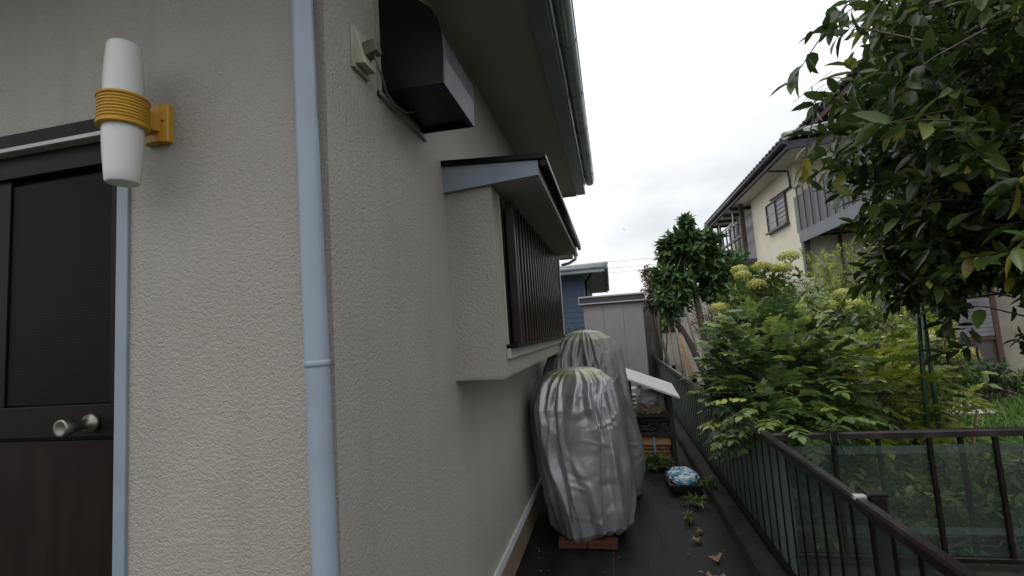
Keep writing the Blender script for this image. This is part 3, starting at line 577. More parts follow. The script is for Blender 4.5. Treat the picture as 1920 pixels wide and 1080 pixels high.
def blob(c, r, m, seed, n=40, k=.25, fr=4):
    vs = []; 
    for j in range(n + 1):
        th = math.pi * j / n
        for i in range(n):
            ph = 2 * math.pi * i / n; v = Vector((math.sin(th) * math.cos(ph), math.sin(th) * math.sin(ph), math.cos(th)))
            s = 1 + k * (1 - 2 * abs(noise.noise(v * fr * .5 + Vector((seed, 0, 0))))) * .7 + k * .4 * noise.noise(v * fr * 2)
            vs.append((c[0] + v.x * r[0] * s, c[1] + v.y * r[1] * s, c[2] + v.z * r[2] * s))
    return MB().add(vs, [(j * n + i, (j + 1) * n + i, (j + 1) * n + (i + 1) % n, j * n + (i + 1) % n) for j in range(n) for i in range(n)], True)
pb = blob((1.10, 4.86, .70), (.105, .09, .09), None, 3, k=.45, fr=5)
pb.tube([(1.07, 4.84, .76), (1.03, 4.8, .83), (1.0, 4.8, .87)], [.03, .015, .03], 8)
pb.obj('plastic_bag', 'plastic_bag', label='crumpled whitish plastic bag on the upper shelf of the firewood rack', cat='bag')
# tray with crumpled blue and white sack
TR = thing('black_tray', 'shallow black tray standing on the alley by the kerb', 'tray', (1.33, 3.85, 0))
MB().add([(1.20, 3.66, .0), (1.42, 3.66, .0), (1.42, 3.98, .0), (1.20, 3.98, .0), (1.15, 3.60, .085), (1.455, 3.60, .085), (1.455, 4.06, .085), (1.15, 4.06, .085), (1.17, 3.62, .085), (1.435, 3.62, .085), (1.435, 4.04, .085), (1.17, 4.04, .085), (1.21, 3.68, .01), (1.41, 3.68, .01), (1.41, 3.96, .01), (1.21, 3.96, .01)],
         [(0, 3, 2, 1), (0, 1, 5, 4), (1, 2, 6, 5), (2, 3, 7, 6), (3, 0, 4, 7), (4, 5, 9, 8), (5, 6, 10, 9), (6, 7, 11, 10), (7, 4, 8, 11), (8, 9, 13, 12), (9, 10, 14, 13), (10, 11, 15, 14), (11, 8, 12, 15), (12, 13, 14, 15)]).obj('tub', 'tray_black', TR, bevel=.003)
blob((1.30, 3.84, .10), (.125, .20, .055), None, 9, n=60, k=.28, fr=6).obj('plastic_sack', 'sack', label='crumpled blue and white plastic sack lying in the black tray', cat='sack')
# dry leaves on the path
lf = MB()
def dry(seed):
    rr = random.Random(seed); n = 9; vs = [(0, 0, .012)]
    for k in range(n):
        a = 6.283 * k / n; r = (.04 if k % 2 else .022) * rr.uniform(.7, 1.3); vs.append((r * math.cos(a), r * math.sin(a) * .7, rr.uniform(.003, .026)))
    return MB().add(vs, [(0, k + 1, (k + 1) % n + 1) for k in range(n)])
DL = [(1.22, 2.62, 1.0, 'fallen leaf alone on the path, farther than the others'), (1.30, 2.34, 1.25, 'brown fallen leaf on the path by the kerb, top of the line of three'), (1.20, 2.10, 1.1, 'curled tan fallen leaf on the left of the leaf pair'), (1.27, 2.05, 1.2, 'curled tan fallen leaf touching the leaf pair by the kerb'), (1.29, 1.95, .8, 'small fallen leaf at the near end of the line'), (1.13, 2.40, .4, 'tiny leaf crumb in the middle of the path'), (1.27, 2.78, .8, 'pale fallen leaf near the kerb behind the lone one'), (.98, 1.98, .3, 'tiny pale speck of leaf on the path right of the bricks')]
for i, (x, y, s, lab) in enumerate(DL):
    o = dry(i + 3).obj('fallen_leaf', 'dry_leaf', label=lab, cat='leaf', group='dry leaves fallen on the path'); s *= 1.35; o.location = (x, y, .003); o.scale = (s, s, s); o.rotation_euler.z = i * 1.3

deb = MB()
for k in range(260):
    x = random.choice([random.uniform(.1, 1.44), random.gauss(1.38, .06), random.gauss(.10, .04)]); y = random.uniform(1.0, 6.5); r = random.uniform(.003, .011); a = random.uniform(0, 3)
    if x > 1.455 or x < .02: continue
    deb.add([(x - r * math.cos(a), y - r * math.sin(a), .001), (x + r * .4 * math.sin(a), y - r * .4 * math.cos(a), .003 + r * .4), (x + r * math.cos(a), y + r * math.sin(a), .002), (x - r * .4 * math.sin(a), y + r * .4 * math.cos(a), .004)], [(0, 1, 2, 3)])
deb.obj('debris', 'dry_leaf', kind='stuff', label='tiny leaf crumbs scattered over the black ground sheet', cat='debris')
# ---------------------------------------------------------------- grey shed, wall, blue house
S = thing('storage_shed', 'tall grey metal storage shed closing the alley, with a dark band under its roof', 'shed', (.75, 9.5, 0))
S0, S1, SY = .17, 1.42, 9.2
box((S0, SY, 0), (S1, SY + 1.2, 2.10)).obj('body', 'shed_grey', S, bevel=.01)
for k in range(3):
    a = S0 + .012 + k * .412; box((a, SY - .012, .06), (a + .405, SY - .001, 2.085)).obj('panel', 'shed_grey', S, bevel=.003)
MB().box((S0 - .09, SY - .08, 2.245), (S1 + .07, SY + 1.3, 2.28)).box((S0 - .09, SY - .08, 2.105), (S1 + .07, SY + 1.3, 2.132)).box((S0 - .09, SY - .08, 2.132), (S0 - .07, SY + 1.3, 2.245)).box((S1 + .05, SY - .08, 2.132), (S1 + .07, SY + 1.3, 2.245)).obj('roof', 'shed_trim', S, bevel=.004)
box((S0 - .069, SY - .06, 2.1325), (S1 + .049, SY + 1.28, 2.2445)).obj('roof_band', 'shed_dark', S)
GW = thing('grey_panel_wall', 'tall weathered grey panel wall just beyond the shed', 'wall', (1.7, 10.6, 0))
for k in range(2):
    box((1.46 + k * .205, 10.6, 0), (1.655 + k * .205, 10.68, 2.10 - .02 * k)).obj('panel', 'concrete', GW, bevel=.004)
BH = thing('blue_house', 'low blue-sided neighbouring house with grey hip roof behind the shed', 'house', (-2, 13, 0))
box((-5, 12.0, 0), (.045, 19.0, 3.08)).obj('wall', 'blue_siding', BH)
pm = MB().hexa([(-3.5, 11.976, 0), (.06, 11.976, 0), (.06, 11.999, 0), (-3.5, 11.999, 0), (-3.5, 11.985, .142), (.06, 11.985, .142), (.06, 11.999, .142), (-3.5, 11.999, .142)]).mesh('siding_plank', 'blue_siding')
for k in range(21): o = link('siding_plank', pm, BH); o.location = (0, 0, .03 + .145 * k); o.matrix_parent_inverse = PINV[BH.name]
box((-5, 11.42, 3.085), (.66, 19.6, 3.11)).obj('soffit', 'soffit', BH)
box((-5, 11.38, 3.06), (.68, 11.419, 3.20)).obj('fascia', 'gutter_teal', BH); box((.661, 11.42, 3.06), (.69, 19.6, 3.20)).obj('fascia', 'dark_brown', BH)
MB().tube([(-5, 11.34, 3.19), (.72, 11.34, 3.19)], .05, 10).obj('gutter', 'gutter_teal', BH); MB().tube([(.73, 11.34, 3.17), (.73, 19.6, 3.17)], .045, 10).obj('gutter', 'gutter_teal', BH)
MB().add([(-5, 11.3, 3.23), (.75, 11.3, 3.23), (.75, 19.7, 3.23), (-5, 19.7, 3.23), (-5, 15.5, 3.78), (-2.6, 15.5, 3.78)], [(0, 1, 5, 4), (1, 2, 5), (2, 3, 4, 5), (3, 0, 4), (3, 2, 1, 0)]).obj('roof', 'roof_grey', BH)
for a, b in (((.75, 11.3, 3.25), (-2.6, 15.5, 3.80)), ((-5, 15.5, 3.8), (-2.6, 15.5, 3.8))): MB().tube([a, b], .045, 8).obj('ridge_cap', 'roof_grey', BH)
MB().tube([(.30, 11.9, 3.08), (.12, 12.4, 2.9), (.10, 12.4, 0)], .03, 8).obj('downpipe', 'dark_brown', BH)

# ---------------------------------------------------------------- cream house on the right
CH = thing('cream_house', 'two-storey cream house with dark tiled roofs and a railed balcony above the garden', 'house', (8, 15, 0))
MB().box((6, 12.9, 0), (6.2, 17.0, 5.74)).box((6.2, 12.9, 0), (13, 13.1, 5.74)).box((6.2, 16.8, 0), (13, 17, 5.74)).box((9.4, 17, 0), (13, 22, 5.74)).obj('wall', 'cream', CH)
MB().box((5.45, 11.5, 5.745), (13.5, 21.5, 5.79)).obj('soffit', 'cream_soffit', CH)
MB().box((5.36, 11.42, 5.70), (5.45, 21.5, 5.90)).box((5.45, 11.42, 5.70), (13.5, 11.50, 5.90)).obj('fascia', 'tile_dark', CH)
MB().tube([(5.30, 11.35, 5.86), (5.30, 21.5, 5.86)], .07, 10).obj('gutter', 'tile_dark', CH)
MB().add([(5.34, 11.36, 5.92), (13.6, 11.36, 5.92), (13.6, 21.6, 5.92), (5.34, 21.6, 5.92), (8.6, 14.6, 7.35), (11, 14.6, 7.35), (8.6, 21.6, 7.35), (11, 21.6, 7.35)], [(0, 1, 5, 4), (3, 0, 4, 6), (1, 2, 7, 5), (4, 5, 7, 6), (2, 3, 6, 7)]).obj('roof', 'tile_dark', CH)
# tile courses: rounded tiles on the west slope edge, south slope tiles paled by a painted sky reflection
def tile_mesh(m):
    vs = []; n = 6
    for j, (t, up) in enumerate(((0, .0), (1, .03))):
        for k in range(n + 1):
            a = math.pi * k / n; vs.append((-.13 * math.cos(a), t * .33, .07 * math.sin(a) + up * -1))
    vs += [(v[0], v[1], v[2] - .04) for v in vs[:n + 1]]
    fs = [(k, k + 1, n + 2 + k, n + 1 + k) for k in range(n)] + [(2 * n + 2 + k, 2 * n + 3 + k, k + 1, k) for k in range(n)]
    return MB().add(vs, fs, True).mesh('roof_tile', m)
td, tp = tile_mesh('tile_dark'), tile_mesh('tile_sheen')
sl_ = math.atan2(1.43, 3.26)
for k in range(36):
    for q in range(2):
        o = link('roof_tile', td, CH); o.location = (5.28 + q * .3 * math.cos(sl_), 11.5 + k * .285, 5.95 + q * .3 * math.sin(sl_)); o.rotation_euler = Matrix.Rotation(-math.pi / 2, 3, 'Z').to_euler() if False else (Matrix.Rotation(-math.pi / 2, 3, 'Z') @ Matrix.Rotation(sl_, 3, 'X')).to_euler()
        o.matrix_parent_inverse = PINV[CH.name]
s2 = math.atan2(1.43, 3.24)
for q in range(8):
    for k in range(15):
        x = 5.5 + k * .27
        if x < 5.4 + q * .3 * 1.0: continue
        o = link('roof_tile', tp, CH); o.location = (x, 11.30 + q * .3 * math.cos(s2), 5.95 + q * .3 * math.sin(s2)); o.rotation_euler = (s2, 0, 0); o.matrix_parent_inverse = PINV[CH.name]
MB().tube([(5.3, 11.3, 5.98), (8.6, 14.6, 7.42)], .10, 8).obj('hip_cap', 'tile_sheen', CH)
# upper storey
MB().box((8.7, 12.6, 6.2), (13, 16.8, 7.95)).obj('upper_wall', 'brown_board', CH)
MB().box((8.0, 9.5, 7.95), (13.5, 17.4, 8.02)).box((7.98, 9.4, 7.9), (8.06, 17.4, 8.10)).obj('upper_soffit', 'brown_board', CH)
MB().add([(7.9, 9.3, 8.11), (13.5, 9.3, 8.11), (13.5, 17.5, 8.11), (7.9, 17.5, 8.11), (10.7, 9.3, 9.4), (10.7, 17.5, 9.4)], [(0, 1, 4), (2, 3, 5), (3, 0, 4, 5), (1, 2, 5, 4), (0, 3, 2, 1)]).obj('upper_roof', 'tile_dark', CH)
for k in range(28):
    o = link('roof_tile', td, CH); o.location = (7.84, 9.5 + k * .29, 8.14); o.scale = (1.1, 1.1, 1.5); o.rotation_euler = (Matrix.Rotation(-math.pi / 2, 3, 'Z') @ Matrix.Rotation(.43, 3, 'X')).to_euler(); o.matrix_parent_inverse = PINV[CH.name]
# window in the west wall
def cwin(y0, y1, z0, z1, x=6.0):
    wn = box((x - .035, y0, z0), (x - .002, y1, z1)).obj('window', 'window_grey', CH)
    for a, b in (((y0 - .04, z0 - .04), (y0, z1 + .04)), ((y1, z0 - .04), (y1 + .04, z1 + .04)), ((y0, z1), (y1, z1 + .04)), ((y0, z0 - .04), (y1, z0)), (((y0 + y1) / 2 - .02, z0), ((y0 + y1) / 2 + .02, z1))):
        box((x - .07, a[0], a[1]), (x - .003, b[0], b[1])).obj('frame', 'frame_dark', wn)
    for k in range(6): box((x - .05, y0 + .01, z0 + (z1 - z0) * (k + .5) / 6), (x - .036, (y0 + y1) / 2 - .03, z0 + (z1 - z0) * (k + .5) / 6 + .02)).obj('louvre', 'frame_dark', wn)
    for k in range(2): box((x - .05, (y0 + y1) / 2 + .03, z0 + (z1 - z0) * (k + .8) / 3), (x - .036, y1 - .01, z0 + (z1 - z0) * (k + .8) / 3 + .02)).obj('louvre', 'shed_trim', wn)
    box((x - .14, y0 - .08, z0 - .10), (x - .003, y1 + .08, z0 - .05)).obj('sill', 'frame_dark', wn)
cwin(13.68, 15.3, 4.30, 5.10)
MB().tube([(5.42, 13.1, 5.66), (5.92, 13.1, 5.60), (5.94, 13.1, 5.35), (5.94, 13.1, 5.15), (5.94, 14.0, 4.98 + .2), (5.94, 14.8, 5.2)], .035, 8).obj('downpipe', 'frame_dark', CH)
# balcony on the south side
BL = MB().box((6, 8.2, 3.66), (9.6, 12.85, 3.80)).obj('balcony', 'frame_dark', CH)
box((5.95, 8.2, 3.52), (5.998, 12.95, 3.82)).obj('edge_beam', 'balcony_grey', BL)
box((5.96, 8.2, 5.02), (6.02, 12.95, 5.07)).obj('hand_rail', 'frame_dark', BL)
bb = box((5.93, -.022, 3.83), (5.96, .022, 5.02)).mesh('bar', 'frame_dark'); pp = box((5.99, -.195, 3.825), (6.005, .195, 4.82)).mesh('infill_panel', 'balcony_grey')
for k in range(12):
    o = link('bar', bb, BL); o.location = (0, 8.35 + k * .4, 0); 
    o = link('infill_panel', pp, BL); o.location = (0, 8.55 + k * .4, 0)
for k in range(8): box((6.01, 8.4 + k * .55, 3.56), (9.5, 8.5 + k * .55, 3.658)).obj('joist', 'frame_dark', BL)
for y in (12.75, 8.4): box((5.96, y, 0), (6.12, y + .16, 3.66)).obj('post', 'frame_dark', BL)
MB().tube([(6.9, 12.86, 5.5), (6.9, 12.86, 0)], .035, 8).obj('downpipe', 'frame_dark', CH)
# veranda at the far end
V = box((5.6, 17.02, 3.55), (9.39, 21.4, 3.68)).obj('veranda_floor', 'frame_dark', CH)
for y in (17.05, 20.7): box((5.62, y, 0), (5.76, y + .14, 5.70)).obj('post', 'wood_dark', V)
box((5.63, 17.2, 4.55), (5.72, 20.7, 4.63)).obj('hand_rail', 'frame_dark', V)
vb = box((5.65, -.03, 3.69), (5.70, .03, 5.3)).mesh('bar', 'frame_dark')
for k in range(5): o = link('bar', vb, V); o.location = (0, 17.7 + k * .62, 0)
box((6.10, 17.05, 3.70), (6.14, 20.6, 5.45)).obj('glass_door', 'window_grey', V); box((6.05, 19.5, 3.70), (6.09, 20.4, 5.4)).obj('curtain', 'white_paint', V)
box((6.2, 17.03, 3.70), (6.3, 21.4, 5.74)).obj('inner_wall', 'cream', V)
for k in range(4): box((5.45, 17.6 + k * 1.1, 5.62), (9, 17.7 + k * 1.1, 5.72)).obj('rafter', 'brown_board', V)
LR = thing('laundry_rack', 'white laundry drying rack hung beneath the veranda eave of the cream house', 'rack', (5.5, 19, 4.9))
for k in range(3): MB().tube([(5.45 + k * .15, 17.5, 5.12), (5.45 + k * .15, 21.2, 5.12)], .028, 6).obj('pole', 'white_paint', LR)
for y in (18, 20.3): MB().tube([(5.6, y, 5.7), (5.6, y, 5.1), (5.4, y, 5.05)], .03, 6).obj('hanger', 'white_paint', LR)
AC = thing('air_conditioner', 'white air conditioner unit on the far veranda of the cream house', 'air conditioner', (5.8, 21.5, 3.7))
MB().box((5.5, 21.55, 3.9), (6.3, 21.85, 4.5)).obj('casing', 'white_paint', AC, bevel=.02)
MB().lathe([(.2, 0), (.2, -.02), (.05, -.03)], (5.9, 21.55, 4.2), 20, 'y').obj('fan_grille', 'window_grey', AC)
for x in (5.55, 6.2): box((x, 21.56, 3.40), (x + .06, 21.84, 3.90)).obj('leg', 'white_paint', AC)
box((5.3, 21.5, 3.30), (6.5, 22.2, 3.40)).obj('platform', 'wood_dark', V)
# TV antenna
AN = thing('roof_antenna', 'thin television antenna standing on the upper roof of the cream house', 'antenna', (8.2, 15.9, 8.2))
MB().tube([(8.2, 16.2, 8.2), (8.15, 16.3, 9.35)], .02, 6).obj('mast', 'wire', AN)
for k, (z, l) in enumerate(((9.25, .9), (9.0, .55), (8.9, .45), (8.8, .7), (8.68, .4))):
    MB().tube([(8.15 - l * .3, 16.3 + l, z + .02), (8.15 + l * .3, 16.3 - l, z + .12)], .009, 5).obj('element', 'wire', AN)

# low outbuilding seen under the tree
OB = thing('garden_outbuilding', 'dark low outbuilding with a grey shuttered window behind the big tree', 'outbuilding', (7, 8, 0))
MB().box((6.12, 8.06, 0), (6.9, 9.6, 2.3)).obj('wall', 'frame_dark', OB)
MB().box((6.903, 8.10, 0), (10, 9.6, 2.3)).obj('plaster_wall', 'plaster_tan', OB)
MB().add([(5.95, 7.7, 2.31), (10.2, 7.7, 2.31), (10.2, 9.9, 2.6), (5.95, 9.9, 2.6)], [(0, 1, 2, 3)]).box((5.95, 7.7, 2.25), (10.2, 7.78, 2.308)).obj('roof', 'tile_dark', OB)
for k in range(9): box((6.27, 8.02, 1.04 + k * .069), (6.82, 8.055, 1.104 + k * .069)).obj('shutter_slat', 'window_grey', OB)
MB().box((6.15, 8.03, .97), (6.9, 8.059, 1.035)).box((6.825, 8.01, .5), (6.90, 8.059, 2.2)).obj('frame', 'brown_board', OB)
# garden wall beyond the trees
MB().box((2.25, 9.9, 0), (5.2, 10.05, 2.35)).obj('garden_wall', 'cream_wall', label='pale rendered garden wall glimpsed between the tree trunks behind the shed', cat='wall')

# ---------------------------------------------------------------- vegetation engine
def tmpl(w=.42, curl=.12, fold=.10, st=(0, .18, .5, .8, 1), ws=(.1, .8, 1, .6, .02)):
    vs = []; fs = []
    for i, (t, q) in enumerate(zip(st, ws)):
        z = -curl * t * t
        vs += [(t, -w / 2 * q, z + fold * q * .5), (t, 0, z), (t, w / 2 * q, z + fold * q * .5)]
    for i in range(len(st) - 1):
        a = i * 3; fs += [(a, a + 3, a + 4, a + 1), (a + 1, a + 4, a + 5, a + 2)]
    return np.array(vs), fs
T_BIG = tmpl(.40, .16, .16); T_MID = tmpl(.5, .15, .08, (0, .45, 1), (.15, 1, .03)); T_LONG = tmpl(.26, .3, .06, (0, .4, 1), (.3, 1, .03)); T_OVAL = tmpl(.5, .10, .06, (0, .2, .6, 1), (.2, .9, .95, .05))
T_DIA = (np.array([(0, 0, 0), (.5, -.25, .02), (1, 0, -.1), (.5, .25, .02)]), [(0, 1, 2, 3)])
def unit(a): return a / np.maximum(np.linalg.norm(a, axis=1, keepdims=True), 1e-9)
def frames(D, Nn):
    D = unit(D); Y = unit(np.cross(Nn, D)); Z = np.cross(D, Y); return D, Y, Z
def leaf_mesh(name, P, D, Nn, S, LV, tm, m, parent=None, **tags):
    tv, tf = tm; n = len(P); k = len(tv); X, Y, Z = frames(D, Nn)
    V = P[:, None, :] + S[:, None, None] * (tv[None, :, 0:1] * X[:, None, :] + tv[None, :, 1:2] * Y[:, None, :] + tv[None, :, 2:3] * Z[:, None, :])
    V = V.reshape(-1, 3); me = bpy.data.meshes.new(name)
    F_ = np.array(tf); nf, nc = F_.shape; FF = (F_[None] + (np.arange(n) * k)[:, None, None]).reshape(-1)
    me.vertices.add(len(V)); me.vertices.foreach_set('co', V.ravel().astype(np.float32))
    me.loops.add(len(FF)); me.loops.foreach_set('vertex_index', FF.astype(np.int32))
    me.polygons.add(n * nf); me.polygons.foreach_set('loop_start', (np.arange(n * nf) * nc).astype(np.int32)); me.polygons.foreach_set('loop_total', np.full(n * nf, nc, np.int32))
    me.polygons.foreach_set('use_smooth', np.ones(n * nf, bool))
    a = me.attributes.new('lv', 'FLOAT', 'POINT'); a.data.foreach_set('value', np.repeat(LV, k).astype(np.float32))
    me.materials.append(M[m]); me.update(calc_edges=True); me.validate()
    o = link(name, me, parent); return tag(o, **tags)
def leaf_objs(P, D, Nn, S, LV, tm, m, parent, name='leaf'):
    tv, tf = tm; ms = []
    for q in range(10):
        me = bpy.data.meshes.new(name); me.from_pydata([tuple(v) for v in tv], [], tf); a = me.attributes.new('lv', 'FLOAT', 'POINT'); a.data.foreach_set('value', [(q + .5) / 10 ** 1.0 if False else (q + .5) / 10] * len(tv))
        me.materials.append(M[m]); me.polygons.foreach_set('use_smooth', [True] * len(me.polygons)); ms.append(me)
    X, Y, Z = frames(D, Nn); pinv = PINV[parent.name]
    for i in range(len(P)):
        o = bpy.data.objects.new(name, ms[min(9, int(LV[i] * 10))]); COL.objects.link(o); o.parent = parent; o.matrix_parent_inverse = pinv
        s = S[i]; o.matrix_basis = Matrix(((X[i][0] * s, Y[i][0] * s, Z[i][0] * s, P[i][0]), (X[i][1] * s, Y[i][1] * s, Z[i][1] * s, P[i][1]), (X[i][2] * s, Y[i][2] * s, Z[i][2] * s, P[i][2]), (0, 0, 0, 1)))
Rm = np.array([list(r_), list(d_), list(f_)]); CV = np.array(list(CAM))
def split_near(P, S, n):
    v = (P - CV) @ Rm.T; u = v[:, 0] / np.maximum(v[:, 2], .01); t = v[:, 1] / np.maximum(v[:, 2], .01)
    ins = (v[:, 2] > .2) & (abs(u) < 1.09) & (abs(t) < .62)
    sc = np.where(ins, S / np.maximum(v[:, 2], .1), -1); idx = np.argsort(-sc)[:n]; idx = idx[sc[idx] > 0]; mask = np.zeros(len(P), bool); mask[idx] = True; return mask
def foliage(parent, data, tm, m, nobj=0, name='foliage'):
    P, D, Nn, S, LV = data
    if nobj:
        k = split_near(P, S, nobj); leaf_objs(P[k], D[k], Nn[k], S[k], LV[k], tm, m, parent); k = ~k
        leaf_mesh(name, P[k], D[k], Nn[k], S[k], LV[k], tm, m, parent, kind='stuff')
    else: leaf_mesh(name, P, D, Nn, S, LV, tm, m, parent, kind='stuff')
def shoots(tips, dirs, per, L, size, droop=.2, spread=.9, svar=.3, lvk=.9):
    """leaves along a twig that ends at each tip"""
    n = len(tips) * per; t = np.tile(np.linspace(0, 1, per), len(tips)); P0 = np.repeat(tips, per, 0); D0 = np.repeat(unit(dirs), per, 0)
    a = np.tile(np.arange(per) * 2.4, len(tips)) + np.repeat(RNG.uniform(0, 6.28, len(tips)), per)
    ref = np.where(abs(D0[:, 2:3]) > .9, [[1., 0, 0]], [[0, 0, 1.]]); U = unit(np.cross(D0, ref)); V = np.cross(D0, U)
    rad = U * np.cos(a)[:, None] + V * np.sin(a)[:, None]
    P = P0 - D0 * ((1 - t) * L)[:, None]
    D = D0 * (.35 + .9 * t)[:, None] + rad * spread + RNG.normal(0, .28, (n, 3)); D[:, 2] -= droop
    Nn = np.array([[0, 0, 1.]]) + RNG.normal(0, .55, (n, 3)) + D0 * .3
    S = size * RNG.uniform(1 - svar, 1 + svar, n); LV = np.clip(RNG.beta(1.8, 3.2, n) * lvk + .02 + np.repeat(RNG.normal(0, .14, len(tips)), per), 0, 1)
    return P, D, Nn, S, LV
def pinnate(tips, dirs, pairs, L, size, droop=.25):
    """compound leaves: leaflets in pairs on an arching stalk that starts at each tip"""
    n = len(tips); D0 = unit(dirs); out = []; D0[:, 2] = np.clip(D0[:, 2], -.3, .8)
    side = unit(np.cross(D0, [[0, 0, 1.]])); up = np.cross(side, D0); lvb = np.clip(RNG.beta(1.1, 1.9, n), 0, 1)
    LL = L * RNG.uniform(.7, 1.2, n)
    for k in range(pairs):
        t = (k + 1) / pairs; pos = tips + D0 * (LL * t)[:, None] - np.array([[0, 0, 1.]]) * (droop * LL * t * t)[:, None]
        for s in (-1, 1):
            d = side * s * 1.0 + D0 * .45 + RNG.normal(0, .1, (n, 3)); d[:, 2] -= .22
            out.append((pos, d, up + RNG.normal(0, .18, (n, 3)), size * RNG.uniform(.8, 1.15, n) * (1 - .25 * abs(t - .5)), np.clip(lvb + RNG.normal(0, .08, n), 0, 1)))
    pos = tips + D0 * LL[:, None] - np.array([[0, 0, 1.]]) * (droop * LL)[:, None]
    out.append((pos, D0 - [[0, 0, .4]], up, size * RNG.uniform(.9, 1.2, n), lvb))
    return [np.concatenate([o[i] for o in out]) for i in range(5)]
def ell(c, r, n, inner=.55, zmin=-1.0, jit=.12):
    """points in the outer part of an ellipsoid, lumpy outline"""
    v = unit(RNG.normal(0, 1, (n * 3, 3))); v = v[v[:, 2] > zmin][:n]
    s = RNG.uniform(inner ** 2, 1, len(v)) ** .5
    lump = np.array([1 + .22 * noise.noise(Vector(q * 2.1) + Vector(c)) + .12 * noise.noise(Vector(q * 5) + Vector(c)) for q in v])
    P = np.array(c) + v * np.array(r) * (s * lump)[:, None] + RNG.normal(0, jit * min(r) * .4, (len(v), 3))
    return P, unit(v * np.array([1, 1, .8]) + RNG.normal(0, .35, (len(v), 3)) + [[0, 0, .25]])
def stems(parent, base, tips, m, r0=.012, r1=.004, name='branch', n=24, bend=.12):
    b = MB(); idx = np.linspace(0, len(tips) - 1, min(n, len(tips))).astype(int); base = Vector(base)
    for i in idx:
        e = Vector(tips[i]); mid = base.lerp(e, .5) + Vector((random.uniform(-bend, bend), random.uniform(-bend, bend), random.uniform(0, bend)))
        pts = [base, base.lerp(mid, .5) + Vector((0, 0, bend * .4)), mid, mid.lerp(e, .5) + Vector((0, 0, bend * .2)), e]
        b.tube(pts, [r0, r0 * .8, r0 * .6, r0 * .4, r1], 6)
    return b.obj(name, m, parent)
def cat2(a, b): return [np.concatenate([x, y]) for x, y in zip(a, b)]

# big glossy-leaved tree at the right, crown over the garden side of the fence
TB = thing('glossy_leaved_tree', 'big dark tree with large glossy leaves overhanging from the right edge', 'tree', (4.9, 2.6, 0))
P1, D1 = ell((3.72, 2.35, 2.75), (1.40, 1.05, 1.55), 1050, .5)
keep = (P1[:, 0] > 2.05 + .35 * np.clip((P1[:, 2] - 3.05) / .3, 0, 1) + .42 * np.clip((2.75 - P1[:, 2]) / .5, 0, 1) * (P1[:, 1] / 2.3)); P1, D1 = P1[keep], D1[keep]
P2, D2 = ell((3.25, 2.45, 1.9), (.85, .6, .40), 150, .3); D2[:, 2] -= .5
P4, D4 = ell((2.95, 2.3, 1.85), (.46, .5, .42), 110, .3); D4[:, 2] -= .4
P5, D5 = ell((3.35, 2.45, 1.28), (.65, .4, .2), 20, .3); D5[:, 2] -= .9
P3 = np.array([(1.98, 1.75, 2.78), (2.05, 1.8, 2.62), (2.2, 1.6, 3.12), (2.32, 1.7, 3.28), (2.35, 1.8, 2.3), (2.4, 1.9, 2.12), (2.3, 1.8, 2.5), (2.28, 1.65, 2.9), (2.5, 2.0, 1.95), (2.6, 2.0, 1.7)]); D3 = unit(np.tile([[-1., -.25, .15]], (len(P3), 1)) + RNG.normal(0, .25, (len(P3), 3)))
k6 = (P1[:, 0] < 3.1) & (P1[:, 1] < 2.5); P6 = P1[k6][::3] + np.array([-1., -.15, .05]) * RNG.uniform(.12, .42, (len(P1[k6][::3]), 1)); D6 = unit(np.tile([[-1., -.2, .1]], (len(P6), 1)) + RNG.normal(0, .45, (len(P6), 3)))
foliage(TB, shoots(P6, D6, 6, .20, .155, .15, .75, .3), T_BIG, 'leaf_glossy', 0, 'spray')
tw = MB()
for p_, q_ in zip(P6, D6): tw.tube([Vector(p_) - Vector(q_) * .5, Vector(p_) - Vector(q_) * .25 + Vector((0, 0, .02)), p_], [.006, .004, .002], 5)
tw.obj('twig', 'bark', TB, kind='stuff')
PT = np.concatenate([P1, P2, P3, P4, P5]); DT = np.concatenate([D1, D2, D3, D4, D5])
def thin(P, D):      # a bare patch low in the crown
    a = P[:, 0] - 3.2 - (P[:, 1] - 2.5) * .62; k = (abs(a) < .26) & (abs(P[:, 2] - 1.45) < .27) & (RNG.uniform(0, 1, len(P)) < .93); return P[~k], D[~k]
PT, DT = thin(PT, DT)
foliage(TB, shoots(PT, DT, 12, .20, .108, .12, .95, .38), T_BIG, 'leaf_glossy', 300)
PI, DI = thin(*ell((4.0, 2.7, 2.6), (1.1, .9, 1.35), 300, .1))
foliage(TB, shoots(PI, DI, 11, .2, .125, .15, .95), T_BIG, 'leaf_glossy', 0, 'inner_foliage')
MB().tube([(4.9, 2.7, 0), (4.85, 2.65, .9), (4.7, 2.6, 1.6), (4.4, 2.5, 2.3), (4.1, 2.4, 3.1), (3.9, 2.4, 3.9)], [.10, .09, .075, .06, .04, .02], 12).obj('trunk', 'bark', TB)
lb = MB()
for i in np.linspace(0, len(PT) - 1, 130).astype(int):
    e = Vector(PT[i]); s = Vector((4.75, 2.6, 1.5)).lerp(Vector((3.95, 2.4, 3.6)), min(1, max(0, (e.z - 1.3) / 2.6)))
    m1 = s.lerp(e, .4) + Vector((0, 0, random.uniform(-.12, .15))); m2 = s.lerp(e, .75) + Vector((0, random.uniform(-.08, .08), random.uniform(-.05, .1)))
    lb.tube([s, m1, m2, e], [.018, .012, .008, .004], 6)
lb.obj('branch', 'bark_pale', TB)

